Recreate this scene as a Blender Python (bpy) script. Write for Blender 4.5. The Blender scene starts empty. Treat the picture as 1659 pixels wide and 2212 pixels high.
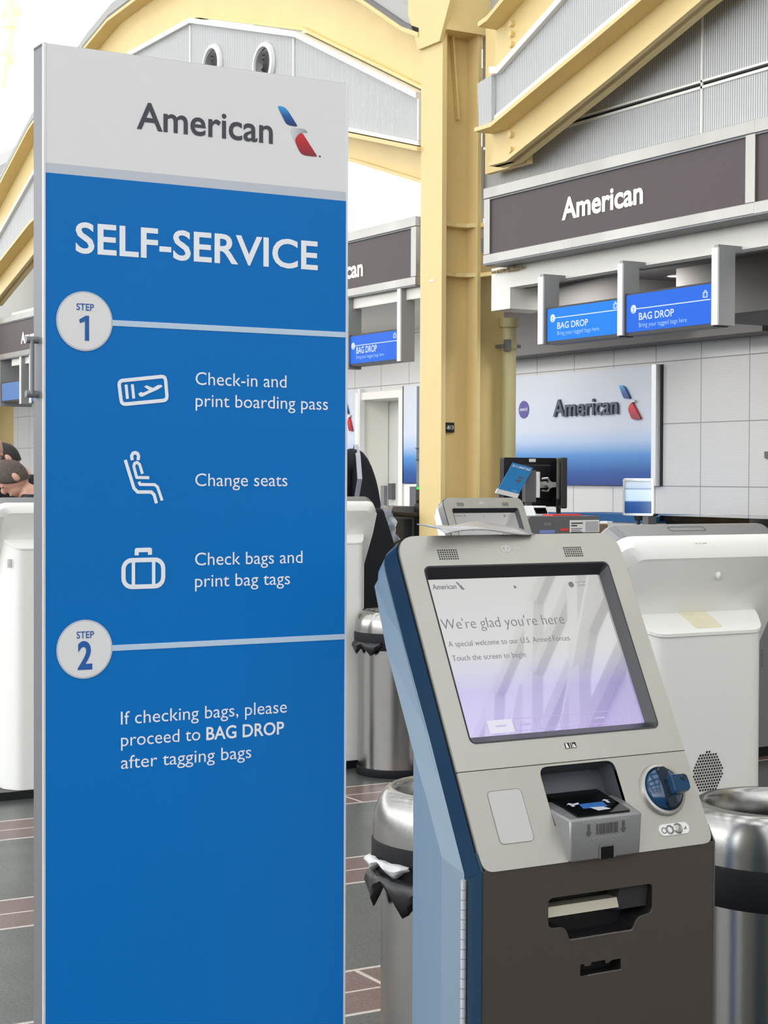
import bpy, bmesh, math, random
from mathutils import Vector, Matrix
random.seed(7)
SC = bpy.context.scene
COL = SC.collection
PI = math.pi

# ------------------------------------------------------------------ camera
CX, CY, FOC = 829.5, 1106.0, 3739.4            # photograph taken as 1659 x 2212
YAW, PITCH, ROLL = [math.radians(a) for a in (30.335, -1.1565, -0.2256)]
EYE = Vector((0, 0, 1.55))
_fw = Vector((math.sin(YAW)*math.cos(PITCH), math.cos(YAW)*math.cos(PITCH), math.sin(PITCH)))
_r0 = Vector((math.cos(YAW), -math.sin(YAW), 0)); _d0 = _fw.cross(_r0)
_c, _s = math.cos(ROLL), math.sin(ROLL)
_right = _r0*_c + _d0*_s
_down = _d0*_c - _r0*_s
cam_data = bpy.data.cameras.new('camera')
cam_data.sensor_fit = 'AUTO'; cam_data.sensor_width = 36.0
cam_data.lens = FOC/2212*36.0
cam_data.clip_start = 0.05; cam_data.clip_end = 300
cam = bpy.data.objects.new('camera', cam_data); COL.objects.link(cam)
m = Matrix((_right, -_down, -_fw)).transposed().to_4x4(); m.translation = EYE
cam.matrix_world = m
SC.camera = cam

# ------------------------------------------------------------------ daylight and exposure
world = bpy.data.worlds.new('overcast_sky'); SC.world = world
world.use_nodes = True
wn = world.node_tree.nodes; wl = world.node_tree.links
bg = wn['Background']
bg.inputs['Color'].default_value = (0.97, 0.985, 1.0, 1)
bg.inputs['Strength'].default_value = 1.0
_tc = wn.new('ShaderNodeTexCoord'); _sx = wn.new('ShaderNodeSeparateXYZ'); wl.new(_tc.outputs['Generated'], _sx.inputs[0])
_mr = wn.new('ShaderNodeMapRange'); _mr.inputs['From Min'].default_value = .3; _mr.inputs['From Max'].default_value = -1.0
_mr.inputs['To Min'].default_value = 1.9; _mr.inputs['To Max'].default_value = 5.6
wl.new(_sx.outputs['X'], _mr.inputs['Value']); wl.new(_mr.outputs[0], bg.inputs['Strength'])
SC.view_settings.view_transform = 'Standard'
SC.view_settings.look = 'None'
SC.view_settings.gamma = 1.0
SC.view_settings.use_curve_mapping = False
SC.view_settings.exposure = 0.0
SC.cycles.use_denoising = True
SC.cycles.max_bounces = 8
SC.cycles.diffuse_bounces = 5
SC.cycles.glossy_bounces = 4

def area_light(name, loc, direction, sx, sy, power, color=(1, 1, 1)):
    d = bpy.data.lights.new(name, 'AREA'); d.shape = 'RECTANGLE'; d.size = sx; d.size_y = sy
    d.energy = power; d.color = color
    o = bpy.data.objects.new(name, d); COL.objects.link(o); o.location = loc
    o.rotation_euler = Vector(direction).to_track_quat('-Z', 'Y').to_euler()
    return o

# ------------------------------------------------------------------ pixel rays -> points on real planes
def ray(px, py):
    return _right*((px-CX)/FOC) + _down*((py-CY)/FOC) + _fw
def at(px, py, axis, val):
    d = ray(px, py); i = 'xyz'.index(axis)
    return EYE + d*((val-EYE[i])/d[i])

# ------------------------------------------------------------------ mesh builder
class MB:
    def __init__(s): s.v = []; s.f = []; s.m = []; s.cur = 0
    def mat(s, i): s.cur = i; return s
    def add(s, vs, fs):
        b = len(s.v); s.v += [Vector(p) for p in vs]
        for f in fs: s.f.append([b+i for i in f]); s.m.append(s.cur)
        return s
    def poly(s, pts): return s.add(pts, [list(range(len(pts)))])
    def box(s, x0, x1, y0, y1, z0, z1):
        x0, x1 = min(x0, x1), max(x0, x1); y0, y1 = min(y0, y1), max(y0, y1); z0, z1 = min(z0, z1), max(z0, z1)
        v = [(x0,y0,z0),(x1,y0,z0),(x1,y1,z0),(x0,y1,z0),(x0,y0,z1),(x1,y0,z1),(x1,y1,z1),(x0,y1,z1)]
        return s.add(v, [(0,3,2,1),(4,5,6,7),(0,1,5,4),(1,2,6,5),(2,3,7,6),(3,0,4,7)])
    def prism(s, pts, axis, a0, a1):
        def mk(p, a):
            return {'x': (a, p[0], p[1]), 'y': (p[0], a, p[1]), 'z': (p[0], p[1], a)}[axis]
        n = len(pts)
        v = [mk(p, a0) for p in pts] + [mk(p, a1) for p in pts]
        f = [list(range(n))[::-1], list(range(n, 2*n))] + [(i, (i+1) % n, n+(i+1) % n, n+i) for i in range(n)]
        return s.add(v, f)
    def loft(s, loops, caps=True, closed=True):
        n = len(loops[0]); v = [p for L in loops for p in L]; f = []
        for k in range(len(loops)-1):
            for i in range(n if closed else n-1):
                j = (i+1) % n
                f.append((k*n+i, k*n+j, (k+1)*n+j, (k+1)*n+i))
        if caps:
            f.append(list(range(n))[::-1]); f.append([(len(loops)-1)*n+i for i in range(n)])
        return s.add(v, f)
    def ringpts(s, c, ax, r, seg):
        ax = Vector(ax).normalized()
        a = ax.orthogonal().normalized(); b = ax.cross(a)
        return [Vector(c) + a*(r*math.cos(2*PI*i/seg)) + b*(r*math.sin(2*PI*i/seg)) for i in range(seg)]
    def cyl(s, p0, p1, r0, r1=None, seg=24):
        r1 = r0 if r1 is None else r1
        ax = Vector(p1)-Vector(p0)
        return s.loft([s.ringpts(p0, ax, r0, seg), s.ringpts(p1, ax, r1, seg)])
    def tube(s, pts, r, seg=12):
        pts = [Vector(p) for p in pts]; loops = []
        for i, p in enumerate(pts):
            t = (pts[min(i+1, len(pts)-1)]-pts[max(i-1, 0)]).normalized()
            up = Vector((0.31, 0.17, 0.93)); a = t.cross(up).normalized(); b = t.cross(a)
            loops.append([p + a*(r*math.cos(2*PI*k/seg)) + b*(r*math.sin(2*PI*k/seg)) for k in range(seg)])
        return s.loft(loops)
    def lathe(s, prof, c=(0, 0, 0), seg=48, caps=False):
        loops = [[(c[0]+r*math.cos(2*PI*i/seg), c[1]+r*math.sin(2*PI*i/seg), c[2]+z) for i in range(seg)] for r, z in prof]
        return s.loft(loops, caps=caps)
    def ell(s, c, rx, ry, rz, seg=20, rings=12, mtx=None):
        loops = []
        for k in range(1, rings):
            th = PI*k/rings
            loops.append([Vector((rx*math.sin(th)*math.cos(2*PI*i/seg), ry*math.sin(th)*math.sin(2*PI*i/seg), rz*math.cos(th))) for i in range(seg)])
        if mtx is not None: loops = [[mtx @ p for p in L] for L in loops]
        return s.loft([[p+Vector(c) for p in L] for L in loops])
    def mesh_from(s, me, fn):
        return s.add([fn(v.co) for v in me.vertices], [list(p.vertices) for p in me.polygons])

INV = {}                                       # world -> local matrix of every top-level Empty
def rootof(o):
    while o.parent: o = o.parent
    return o
def obj(name, mb, mat, parent=None, local=False, smooth=None, bevel=0, sharp=35):
    me = bpy.data.meshes.new(name)
    vs = mb.v
    if parent is not None and not local:
        iv = INV.get(rootof(parent).name)
        if iv is not None: vs = [iv @ p for p in vs]
    me.from_pydata([tuple(p) for p in vs], [], mb.f)
    mats = mat if isinstance(mat, (list, tuple)) else [mat]
    for q in mats: me.materials.append(q)
    if len(mats) > 1: me.polygons.foreach_set('material_index', mb.m)
    me.validate()
    bm = bmesh.new(); bm.from_mesh(me); bmesh.ops.recalc_face_normals(bm, faces=bm.faces); bm.to_mesh(me); bm.free()
    if smooth:
        me.shade_smooth(); me.set_sharp_from_angle(angle=math.radians(sharp))
    o = bpy.data.objects.new(name, me); COL.objects.link(o)
    if parent is not None: o.parent = parent
    if bevel:
        b = o.modifiers.new('edge', 'BEVEL'); b.width = bevel; b.segments = 2; b.limit_method = 'ANGLE'; b.angle_limit = math.radians(40)
    return o
def thing(name, label, cat, loc=(0, 0, 0), rz=0, group=None):
    o = bpy.data.objects.new(name, None); COL.objects.link(o)
    o.empty_display_size = 0.1
    o.location = loc; o.rotation_euler = (0, 0, rz)
    o['label'] = label; o['category'] = cat
    if group: o['group'] = group
    mw = Matrix.Translation(Vector(loc)) @ Matrix.Rotation(rz, 4, 'Z')
    INV[o.name] = mw.inverted()
    return o
def tag(o, label, cat, group=None, kind=None):
    o['label'] = label; o['category'] = cat
    if group: o['group'] = group
    if kind: o['kind'] = kind
    return o
def struct(name, mb, mat, **k):
    o = obj(name, mb, mat, **k); o['kind'] = 'structure'; return o
def copy_tree(o, loc=None, rz=None, label=None, parent=None, skip=()):
    c = o.copy(); COL.objects.link(c); c.parent = parent
    if loc is not None: c.location = loc
    if rz is not None: c.rotation_euler = (0, 0, rz)
    if label: c['label'] = label
    for ch in list(o.children):
        if ch.name.split('.')[0] in skip: continue
        copy_tree(ch, parent=c)
    if parent is None:
        INV[c.name] = (Matrix.Translation(Vector(c.location)) @ Matrix.Rotation(c.rotation_euler.z, 4, 'Z')).inverted()
    return c

# ------------------------------------------------------------------ planes that carry printing
class Fr:
    def __init__(s, o, u, v):
        s.o = Vector(o); s.u = Vector(u).normalized(); s.v = Vector(v).normalized(); s.n = s.u.cross(s.v)
    def p(s, a, b, h=0.0): return s.o + s.u*a + s.v*b + s.n*h
    def px(s, x, y):
        d = ray(x, y); t = ((s.o-EYE).dot(s.n))/d.dot(s.n); q = EYE + d*t - s.o
        return q.dot(s.u), q.dot(s.v)

_font = {}
def glyph_mesh(txt, weight, ext=0.0):
    cu = bpy.data.curves.new('t', 'FONT'); cu.body = txt; cu.size = 1.0; cu.offset = weight; cu.resolution_u = 4; cu.extrude = ext
    o = bpy.data.objects.new('t', cu); COL.objects.link(o)
    bpy.context.view_layer.update()
    me = bpy.data.meshes.new_from_object(o.evaluated_get(bpy.context.evaluated_depsgraph_get()))
    bpy.data.objects.remove(o); bpy.data.curves.remove(cu)
    return me
_cap = None
def text(mb, fr, txt, u0, u1, v, cap, weight=0.0, h=0.0008, shear=0.0):
    """lettering that spans u0..u1 on baseline v with capital height cap"""
    global _cap
    if _cap is None:
        g = glyph_mesh('H', 0); _cap = max(q.co.y for q in g.vertices); bpy.data.meshes.remove(g)
    me = glyph_mesh(txt, weight)
    xs = [q.co.x for q in me.vertices]; a, b = min(xs), max(xs)
    sx = (u1-u0)/(b-a); sy = cap/_cap
    mb.mesh_from(me, lambda c: fr.p(u0+(c.x-a)*sx+shear*c.y*sy, v+c.y*sy, h))
    bpy.data.meshes.remove(me)
    return mb
def text_px(mb, fr, txt, L, Rr, cap_top, weight=0.0, h=0.0008, cap=None):
    u0, v0 = fr.px(*L); u1, v1 = fr.px(*Rr); v = (v0+v1)/2
    if cap is None: cap = fr.px(*cap_top)[1]-v
    return text(mb, fr, txt, u0, u1, v, cap, weight, h)
def stroke(mb, fr, pts, w, h=0.0008, closed=False):
    pts = [Vector(p) for p in pts]; n = len(pts)
    segs = [(pts[i], pts[(i+1) % n]) for i in range(n if closed else n-1)]
    for k_, (a, b) in enumerate(segs):
        hh = h+.00012*(k_ % 2); d = (b-a)
        if d.length < 1e-9: continue
        t = Vector((-d.y, d.x)).normalized()*(w/2)
        mb.poly([fr.p(*(a-t), hh), fr.p(*(b-t), hh), fr.p(*(b+t), hh), fr.p(*(a+t), hh)])
    for i, p in enumerate(pts):
        if closed or 0 < i < n-1: disc(mb, fr, p.x, p.y, w/2, h=h+.00024+.00004*(i % 2), seg=12)
    return mb
def disc(mb, fr, u, v, r, r2=None, h=0.0008, seg=40):
    r2 = r if r2 is None else r2
    return mb.poly([fr.p(u+r*math.cos(2*PI*i/seg), v+r2*math.sin(2*PI*i/seg), h) for i in range(seg)])
def ring(mb, fr, u, v, r0, r1, h=0.0008, seg=40):
    for i in range(seg):
        a, b = 2*PI*i/seg, 2*PI*(i+1)/seg
        mb.poly([fr.p(u+r*math.cos(t), v+r*math.sin(t), h) for r, t in ((r0, a), (r1, a), (r1, b), (r0, b))])
    return mb
def rrect(u0, u1, v0, v1, r, k=5):
    out = []
    for cx, cy, a in ((u1-r, v1-r, 0), (u0+r, v1-r, 90), (u0+r, v0+r, 180), (u1-r, v0+r, 270)):
        for i in range(k+1):
            t = math.radians(a+90*i/k); out.append((cx+r*math.cos(t), cy+r*math.sin(t)))
    return out
def rpoly(pts, radii, k=4):
    """polygon with rounded corners"""
    out = []; n = len(pts)
    for i in range(n):
        p = Vector(pts[i]); a = Vector(pts[i-1]); b = Vector(pts[(i+1) % n]); r = radii[i] if isinstance(radii, (list, tuple)) else radii
        if r <= 0: out.append(tuple(p)); continue
        da = (a-p); db = (b-p); ra = min(r, da.length*.45, db.length*.45)
        A = p+da.normalized()*ra; B = p+db.normalized()*ra
        for j in range(k+1):
            t = j/k; q = A*(1-t)**2 + p*(2*t*(1-t)) + B*t*t; out.append(tuple(q))
    return out
def plate(mb, fr, loops, h0, h1):
    """flat plate with holes: first loop is the outline; faces between heights h0 and h1 over the frame"""
    cu = bpy.data.curves.new('pl', 'CURVE'); cu.dimensions = '2D'; cu.fill_mode = 'BOTH'
    for L in loops:
        sp = cu.splines.new('POLY'); sp.points.add(len(L)-1)
        for q, (a, b) in zip(sp.points, L): q.co = (a, b, 0, 1)
        sp.use_cyclic_u = True
    cu.extrude = abs(h1-h0)/2
    o = bpy.data.objects.new('pl', cu); COL.objects.link(o); bpy.context.view_layer.update()
    me = bpy.data.meshes.new_from_object(o.evaluated_get(bpy.context.evaluated_depsgraph_get()))
    bm = bmesh.new(); bm.from_mesh(me); bmesh.ops.remove_doubles(bm, verts=bm.verts, dist=1e-6); bm.to_mesh(me); bm.free()
    mid = (h0+h1)/2
    mb.mesh_from(me, lambda c: fr.p(c.x, c.y, mid+c.z))
    bpy.data.objects.remove(o); bpy.data.curves.remove(cu); bpy.data.meshes.remove(me)
    return mb

# ------------------------------------------------------------------ materials
def s2l(c):
    return tuple((x/12.92 if x <= .04045 else ((x+.055)/1.055)**2.4) for x in [v/255 for v in c])
def mat(name, rgb, rough=.5, metal=0.0, spec=.5, noise=0.0, nscale=40, bump=0.0, bscale=200, emit=None, estr=0.0, coat=0.0, stretch=None, alpha=1.0, trans=0.0):
    mt = bpy.data.materials.new(name); mt.use_nodes = True
    nt = mt.node_tree; N = nt.nodes; L = nt.links; b = N['Principled BSDF']
    c = s2l(rgb)
    b.inputs['Base Color'].default_value = (*c, 1)
    b.inputs['Roughness'].default_value = rough; b.inputs['Metallic'].default_value = metal
    b.inputs['Specular IOR Level'].default_value = spec
    if coat: b.inputs['Coat Weight'].default_value = coat; b.inputs['Coat Roughness'].default_value = .05
    if trans: b.inputs['Transmission Weight'].default_value = trans
    if alpha < 1: b.inputs['Alpha'].default_value = alpha
    if emit is not None:
        b.inputs['Emission Color'].default_value = (*s2l(emit), 1); b.inputs['Emission Strength'].default_value = estr
    tc = None
    def coords(sc):
        t = N.new('ShaderNodeTexCoord'); mp = N.new('ShaderNodeMapping')
        L.new(t.outputs['Object'], mp.inputs['Vector'])
        if stretch: mp.inputs['Scale'].default_value = stretch
        nz = N.new('ShaderNodeTexNoise'); nz.inputs['Scale'].default_value = sc; nz.inputs['Detail'].default_value = 4
        L.new(mp.outputs['Vector'], nz.inputs['Vector']); return nz
    if noise:
        nz = coords(nscale); r = N.new('ShaderNodeValToRGB')
        r.color_ramp.elements[0].position = .3; r.color_ramp.elements[1].position = .7
        r.color_ramp.elements[0].color = (*[x*(1-noise) for x in c], 1)
        r.color_ramp.elements[1].color = (*[min(1, x*(1+noise)) for x in c], 1)
        L.new(nz.outputs['Fac'], r.inputs['Fac']); L.new(r.outputs['Color'], b.inputs['Base Color'])
    if bump:
        nz = coords(bscale); bp = N.new('ShaderNodeBump'); bp.inputs['Strength'].default_value = bump; bp.inputs['Distance'].default_value = .001
        L.new(nz.outputs['Fac'], bp.inputs['Height']); L.new(bp.outputs['Normal'], b.inputs['Normal'])
    return mt
def ramp_mat(name, stops, axis='Z', rough=.35, emit=0.0, spec=.5, interp='LINEAR', coat=0.0):
    """printed or displayed gradient running along the bounding box of the part"""
    mt = bpy.data.materials.new(name); mt.use_nodes = True
    N = mt.node_tree.nodes; L = mt.node_tree.links; b = N['Principled BSDF']
    t = N.new('ShaderNodeTexCoord'); sx = N.new('ShaderNodeSeparateXYZ'); r = N.new('ShaderNodeValToRGB')
    L.new(t.outputs['Generated'], sx.inputs[0]); L.new(sx.outputs[axis], r.inputs['Fac'])
    cr = r.color_ramp; cr.interpolation = interp
    while len(cr.elements) < len(stops): cr.elements.new(.5)
    for e, (p, c) in zip(cr.elements, stops): e.position = p; e.color = (*s2l(c), 1)
    b.inputs['Roughness'].default_value = rough; b.inputs['Specular IOR Level'].default_value = spec
    if coat: b.inputs['Coat Weight'].default_value = coat; b.inputs['Coat IOR'].default_value = 1.9; b.inputs['Coat Roughness'].default_value = .01
    if emit:
        L.new(r.outputs['Color'], b.inputs['Emission Color']); b.inputs['Emission Strength'].default_value = emit
        b.inputs['Base Color'].default_value = (.02, .02, .02, 1)
    else: L.new(r.outputs['Color'], b.inputs['Base Color'])
    return mt
def ribbed(name, light, dark, pitch, axis, depth=.5, duty=.45, rough=.5):  # groove shade is painted as the dark colour, on top of the bump
    mt = bpy.data.materials.new(name); mt.use_nodes = True
    N = mt.node_tree.nodes; L = mt.node_tree.links; b = N['Principled BSDF']
    t = N.new('ShaderNodeTexCoord'); sx = N.new('ShaderNodeSeparateXYZ'); L.new(t.outputs['Object'], sx.inputs[0])
    m1 = N.new('ShaderNodeMath'); m1.operation = 'MULTIPLY'; m1.inputs[1].default_value = 2*PI/pitch; L.new(sx.outputs[axis], m1.inputs[0])
    m2 = N.new('ShaderNodeMath'); m2.operation = 'SINE'; L.new(m1.outputs[0], m2.inputs[0])
    r = N.new('ShaderNodeMapRange'); r.inputs['From Min'].default_value = -1; r.inputs['From Max'].default_value = 1; L.new(m2.outputs[0], r.inputs['Value'])
    cr = N.new('ShaderNodeValToRGB'); cr.color_ramp.elements[0].position = max(0, duty-.2); cr.color_ramp.elements[1].position = min(1, duty+.2)
    cr.color_ramp.elements[0].color = (*s2l(dark), 1); cr.color_ramp.elements[1].color = (*s2l(light), 1)
    L.new(r.outputs[0], cr.inputs[0]); L.new(cr.outputs[0], b.inputs['Base Color'])
    bp = N.new('ShaderNodeBump'); bp.inputs['Strength'].default_value = depth; bp.inputs['Distance'].default_value = .004
    L.new(r.outputs[0], bp.inputs['Height']); L.new(bp.outputs[0], b.inputs['Normal'])
    b.inputs['Roughness'].default_value = rough
    return mt
def floor_material():
    """polished dark terrazzo with red bands that run along x, bordered by pale joints"""
    mt = bpy.data.materials.new('terrazzo'); mt.use_nodes = True
    N = mt.node_tree.nodes; L = mt.node_tree.links; b = N['Principled BSDF']
    def M(op, a, bb=None, c=None):
        n = N.new('ShaderNodeMath'); n.operation = op
        for i, x in enumerate((a, bb, c)):
            if x is None: continue
            if isinstance(x, (int, float)): n.inputs[i].default_value = x
            else: L.new(x, n.inputs[i])
        return n.outputs[0]
    t = N.new('ShaderNodeTexCoord'); sx = N.new('ShaderNodeSeparateXYZ'); L.new(t.outputs['Object'], sx.inputs[0])
    X, Y = sx.outputs['X'], sx.outputs['Y']
    k = M('ADD', M('DIVIDE', M('SUBTRACT', Y, 5.93), 1.41), 100.5)
    d = M('MULTIPLY', M('ABSOLUTE', M('SUBTRACT', M('FRACT', k), .5)), 1.41)       # distance to band centre
    inb = M('LESS_THAN', d, .195)
    edge = M('LESS_THAN', M('ABSOLUTE', M('SUBTRACT', d, .195)), .009)
    cen = M('LESS_THAN', d, .006)
    ux = M('MULTIPLY', M('ABSOLUTE', M('SUBTRACT', M('FRACT', M('ADD', M('DIVIDE', M('SUBTRACT', X, 2.66), 1.41), 100.5)), .5)), 1.41)
    cross = M('MULTIPLY', M('LESS_THAN', ux, .008), inb)
    line = M('MINIMUM', M('ADD', M('ADD', edge, cen), cross), 1.0)
    n1 = N.new('ShaderNodeTexNoise'); n1.inputs['Scale'].default_value = 90; n1.inputs['Detail'].default_value = 6; L.new(t.outputs['Object'], n1.inputs['Vector'])
    n2 = N.new('ShaderNodeTexNoise'); n2.inputs['Scale'].default_value = 3; n2.inputs['Detail'].default_value = 3; L.new(t.outputs['Object'], n2.inputs['Vector'])
    def rampn(c0, c1, src):
        r = N.new('ShaderNodeValToRGB'); r.color_ramp.elements[0].position = .35; r.color_ramp.elements[1].position = .68
        r.color_ramp.elements[0].color = (*s2l(c0), 1); r.color_ramp.elements[1].color = (*s2l(c1), 1); L.new(src, r.inputs[0]); return r.outputs[0]
    def mix(f, a, bb):
        n = N.new('ShaderNodeMix'); n.data_type = 'RGBA'; L.new(f, n.inputs['Factor'])
        L.new(a, n.inputs[6]); L.new(bb, n.inputs[7]); return n.outputs[2]
    dark = rampn((52, 55, 55), (84, 88, 84), n1.outputs['Fac']); red = rampn((84, 62, 58), (116, 90, 84), n1.outputs['Fac'])
    wht = rampn((176, 168, 160), (198, 190, 182), n1.outputs['Fac'])
    L.new(mix(line, mix(inb, dark, red), wht), b.inputs['Base Color'])
    r = N.new('ShaderNodeMapRange'); r.inputs['To Min'].default_value = .22; r.inputs['To Max'].default_value = .4; L.new(n2.outputs['Fac'], r.inputs['Value'])
    L.new(r.outputs[0], b.inputs['Roughness'])
    b.inputs['Specular IOR Level'].default_value = .35
    return mt
def wall_panel_material():
    """off-white wall panels, rib shade painted as fine stripes, with dark joints"""
    mt = bpy.data.materials.new('white_wall_panels'); mt.use_nodes = True
    N = mt.node_tree.nodes; L = mt.node_tree.links; b = N['Principled BSDF']
    def M(op, a, bb=None):
        n = N.new('ShaderNodeMath'); n.operation = op
        for i, x in enumerate((a, bb)):
            if x is None: continue
            if isinstance(x, (int, float)): n.inputs[i].default_value = x
            else: L.new(x, n.inputs[i])
        return n.outputs[0]
    t = N.new('ShaderNodeTexCoord'); sx = N.new('ShaderNodeSeparateXYZ'); L.new(t.outputs['Object'], sx.inputs[0])
    def seam(src, off, pitch, w):
        f = M('FRACT', M('ADD', M('DIVIDE', M('SUBTRACT', src, off), pitch), 50.5))
        return M('LESS_THAN', M('MULTIPLY', M('ABSOLUTE', M('SUBTRACT', f, .5)), pitch), w)
    s = M('MAXIMUM', seam(sx.outputs['Y'], 11.05, .584, .0045), seam(sx.outputs['Z'], 1.482, .5295, .004))
    rib = M('MULTIPLY', M('ADD', M('SINE', M('MULTIPLY', sx.outputs['Z'], 2*PI/.0125)), 1), .5)
    cr = N.new('ShaderNodeValToRGB'); cr.color_ramp.elements[0].color = (*s2l((197, 197, 197)), 1); cr.color_ramp.elements[1].color = (*s2l((215, 215, 214)), 1)
    L.new(rib, cr.inputs[0])
    n = N.new('ShaderNodeMix'); n.data_type = 'RGBA'; L.new(s, n.inputs['Factor']); L.new(cr.outputs[0], n.inputs[6]); n.inputs[7].default_value = (*s2l((135, 135, 138)), 1)
    L.new(n.outputs[2], b.inputs['Base Color']); b.inputs['Roughness'].default_value = .5
    return mt

M_FLOOR = floor_material()
M_WALL = wall_panel_material()
M_YEL = mat('yellow_paint', (224, 201, 142), .48, noise=.03, nscale=3)
M_RIB = ribbed('grey_ribbed_panel', (205, 207, 207), (150, 152, 152), .021, 'Y', .6)
M_WHITE = mat('white_paint', (226, 227, 226), .4)
M_CREAM = mat('white_trim', (236, 234, 226), .45)
M_GREYC = mat('grey_ceiling', (178, 178, 174), .7, noise=.02, nscale=2)
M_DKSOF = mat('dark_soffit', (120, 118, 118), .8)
M_STEEL = mat('brushed_stainless', (158, 157, 154), .2, metal=1, bump=.08, bscale=60, stretch=(1, 1, 30))
M_BAND = mat('stainless_band', (166, 164, 160), .36, metal=.9, noise=.14, nscale=1.6, stretch=(0, 1, 0))
M_BRONZE = mat('dark_sign_face', (72, 60, 62), .5, noise=.02)
M_LITW = mat('lit_letters', (255, 250, 236), .5, emit=(255, 246, 226), estr=1.0)
M_SIGNW = mat('printed_white', (231, 231, 231), .5)
M_SIGNG = mat('printed_grey_band', (196, 202, 212), .5)
M_SIGNB = mat('printed_blue', (0, 114, 194), .45, spec=.25, noise=.03, nscale=2)
M_INKW = mat('printed_white_lettering', (240, 245, 250), .5)
M_INKG = mat('printed_charcoal_lettering', (68, 70, 80), .5)
M_INKB = mat('printed_blue_lettering', (35, 95, 170), .5)
M_LINE = mat('printed_pale_blue', (190, 212, 232), .5)
M_ALU = mat('satin_aluminium', (118, 121, 125), .45, metal=.3)
M_ALUL = mat('bright_aluminium_edge', (230, 232, 235), .3, metal=.3)
M_LOGOB = ramp_mat('logo_blue', [(0, (28, 48, 100)), (.5, (20, 90, 165)), (1, (60, 165, 225))], 'Z')
M_LOGOS = ramp_mat('logo_silver', [(0, (215, 218, 222)), (1, (150, 158, 166))], 'X')
M_LOGOR = ramp_mat('logo_red', [(0, (140, 36, 52)), (1, (214, 40, 52))], 'Z')
M_FASC = mat('kiosk_stainless_face', (186, 184, 177), .42, metal=.6, noise=.03, nscale=9, bump=.03, bscale=500)
M_FASC2 = mat('kiosk_reader_panel', (180, 178, 171), .42, metal=.6, noise=.02, nscale=9, bump=.03, bscale=500)
M_KBAND = mat('kiosk_grey_metal', (142, 144, 146), .34, metal=.85)
M_KSHELL = mat('kiosk_white_shell', (236, 236, 232), .34, spec=.6)
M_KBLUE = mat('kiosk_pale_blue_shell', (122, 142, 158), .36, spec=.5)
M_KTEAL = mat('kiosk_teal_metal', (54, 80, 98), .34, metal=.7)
M_KDOOR = mat('kiosk_dark_door', (104, 98, 92), .42, metal=.7, noise=.03, nscale=60, bump=.05, bscale=400, stretch=(1, 1, 12))
M_BEZEL = mat('black_bezel', (40, 42, 46), .38)
M_BLACK = mat('black_plastic', (22, 23, 26), .4)
M_BLACKG = mat('gloss_black', (8, 9, 12), .08)
M_RUB = mat('black_rubber', (20, 21, 25), .6, spec=.2)
M_GREYP = mat('grey_plastic', (128, 130, 132), .42, metal=.25)
M_DGREYP = mat('dark_grey_plastic', (98, 98, 100), .5)
M_HOUS = mat('reader_silver_plastic', (138, 139, 140), .34, metal=.5)
M_RECESS = mat('reader_recess', (86, 90, 96), .4, metal=.3)
M_RBLUE = mat('reader_dark_blue', (14, 58, 92), .16, coat=.6)
M_RBLUED = mat('reader_navy', (8, 24, 44), .2, coat=.4)
M_CHROME = mat('chrome', (225, 225, 225), .1, metal=1)
M_SILVER = mat('silver_ring', (178, 177, 174), .3, metal=.8)
M_HINGE = mat('hinge_steel', (200, 202, 205), .35, metal=.4)
M_SCREEN = ramp_mat('kiosk_display', [(0, (192, 174, 238)), (.28, (172, 162, 222)), (.42, (186, 184, 206)), (.52, (192, 190, 190)), (1, (176, 174, 171))], 'Z', rough=.03, emit=.76, spec=1.0, coat=1.0)
M_SCRT = mat('display_dark_text', (20, 20, 22), .3, emit=(112, 110, 116), estr=.9)
M_SCRL = mat('display_light_button', (30, 30, 30), .3, emit=(232, 230, 245), estr=.9)
M_SCRO = mat('display_outline', (20, 20, 22), .3, emit=(196, 186, 232), estr=.95)
M_BLUES1 = mat('lit_bag_drop_screen', (2, 6, 12), .4, spec=.15, emit=(0, 134, 248), estr=1.0)
M_BLUES2 = mat('lit_bag_drop_screen_deep', (2, 6, 12), .4, spec=.15, emit=(22, 108, 236), estr=1.0)
M_BLUES3 = mat('lit_bag_drop_screen_far', (4, 8, 16), .25, emit=(92, 138, 205), estr=.9)
M_SCRW = mat('lit_white_text', (20, 20, 20), .4, emit=(225, 238, 255), estr=.95)
M_SCRP = mat('lit_pale_text', (20, 20, 20), .4, emit=(165, 208, 252), estr=.95)
M_POST = ramp_mat('poster_sky_print', [(0, (18, 58, 128)), (.12, (28, 84, 158)), (.26, (78, 140, 205)), (.38, (172, 194, 226)), (.5, (202, 210, 226)), (1, (206, 212, 222))], 'Z')
M_PURP = mat('purple_ball', (84, 72, 152), .4)
M_LEAF = mat('leaflet_blue', (38, 132, 196), .5)
M_PAPER = mat('white_paper', (228, 228, 224), .7)
M_FILM = mat('grey_film', (176, 176, 178), .3, metal=.35, noise=.15, nscale=18)
M_CLEAR = mat('clear_plastic', (205, 212, 222), .15, noise=.2, nscale=25, alpha=.62)
M_RED = mat('red_plastic', (214, 70, 66), .5)
M_BLUEC = mat('blue_counter_front', (28, 92, 148), .5)
M_TAN = mat('tan_sticker', (214, 200, 160), .6)
M_TAPE = mat('yellowed_tape', (226, 220, 192), .5, noise=.06, nscale=25)
M_BLKCLOTH = mat('black_cloth', (20, 22, 30), .85, noise=.2, nscale=20)
M_NAVYCL = mat('dark_trousers', (34, 36, 46), .9)
M_SKIN = mat('skin', (208, 160, 140), .5, noise=.04, nscale=18)
M_HAIRB = mat('brown_hair', (84, 74, 66), .7, noise=.25, nscale=60)
M_HAIRD = mat('dark_hair', (38, 34, 34), .6, noise=.25, nscale=60)
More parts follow.
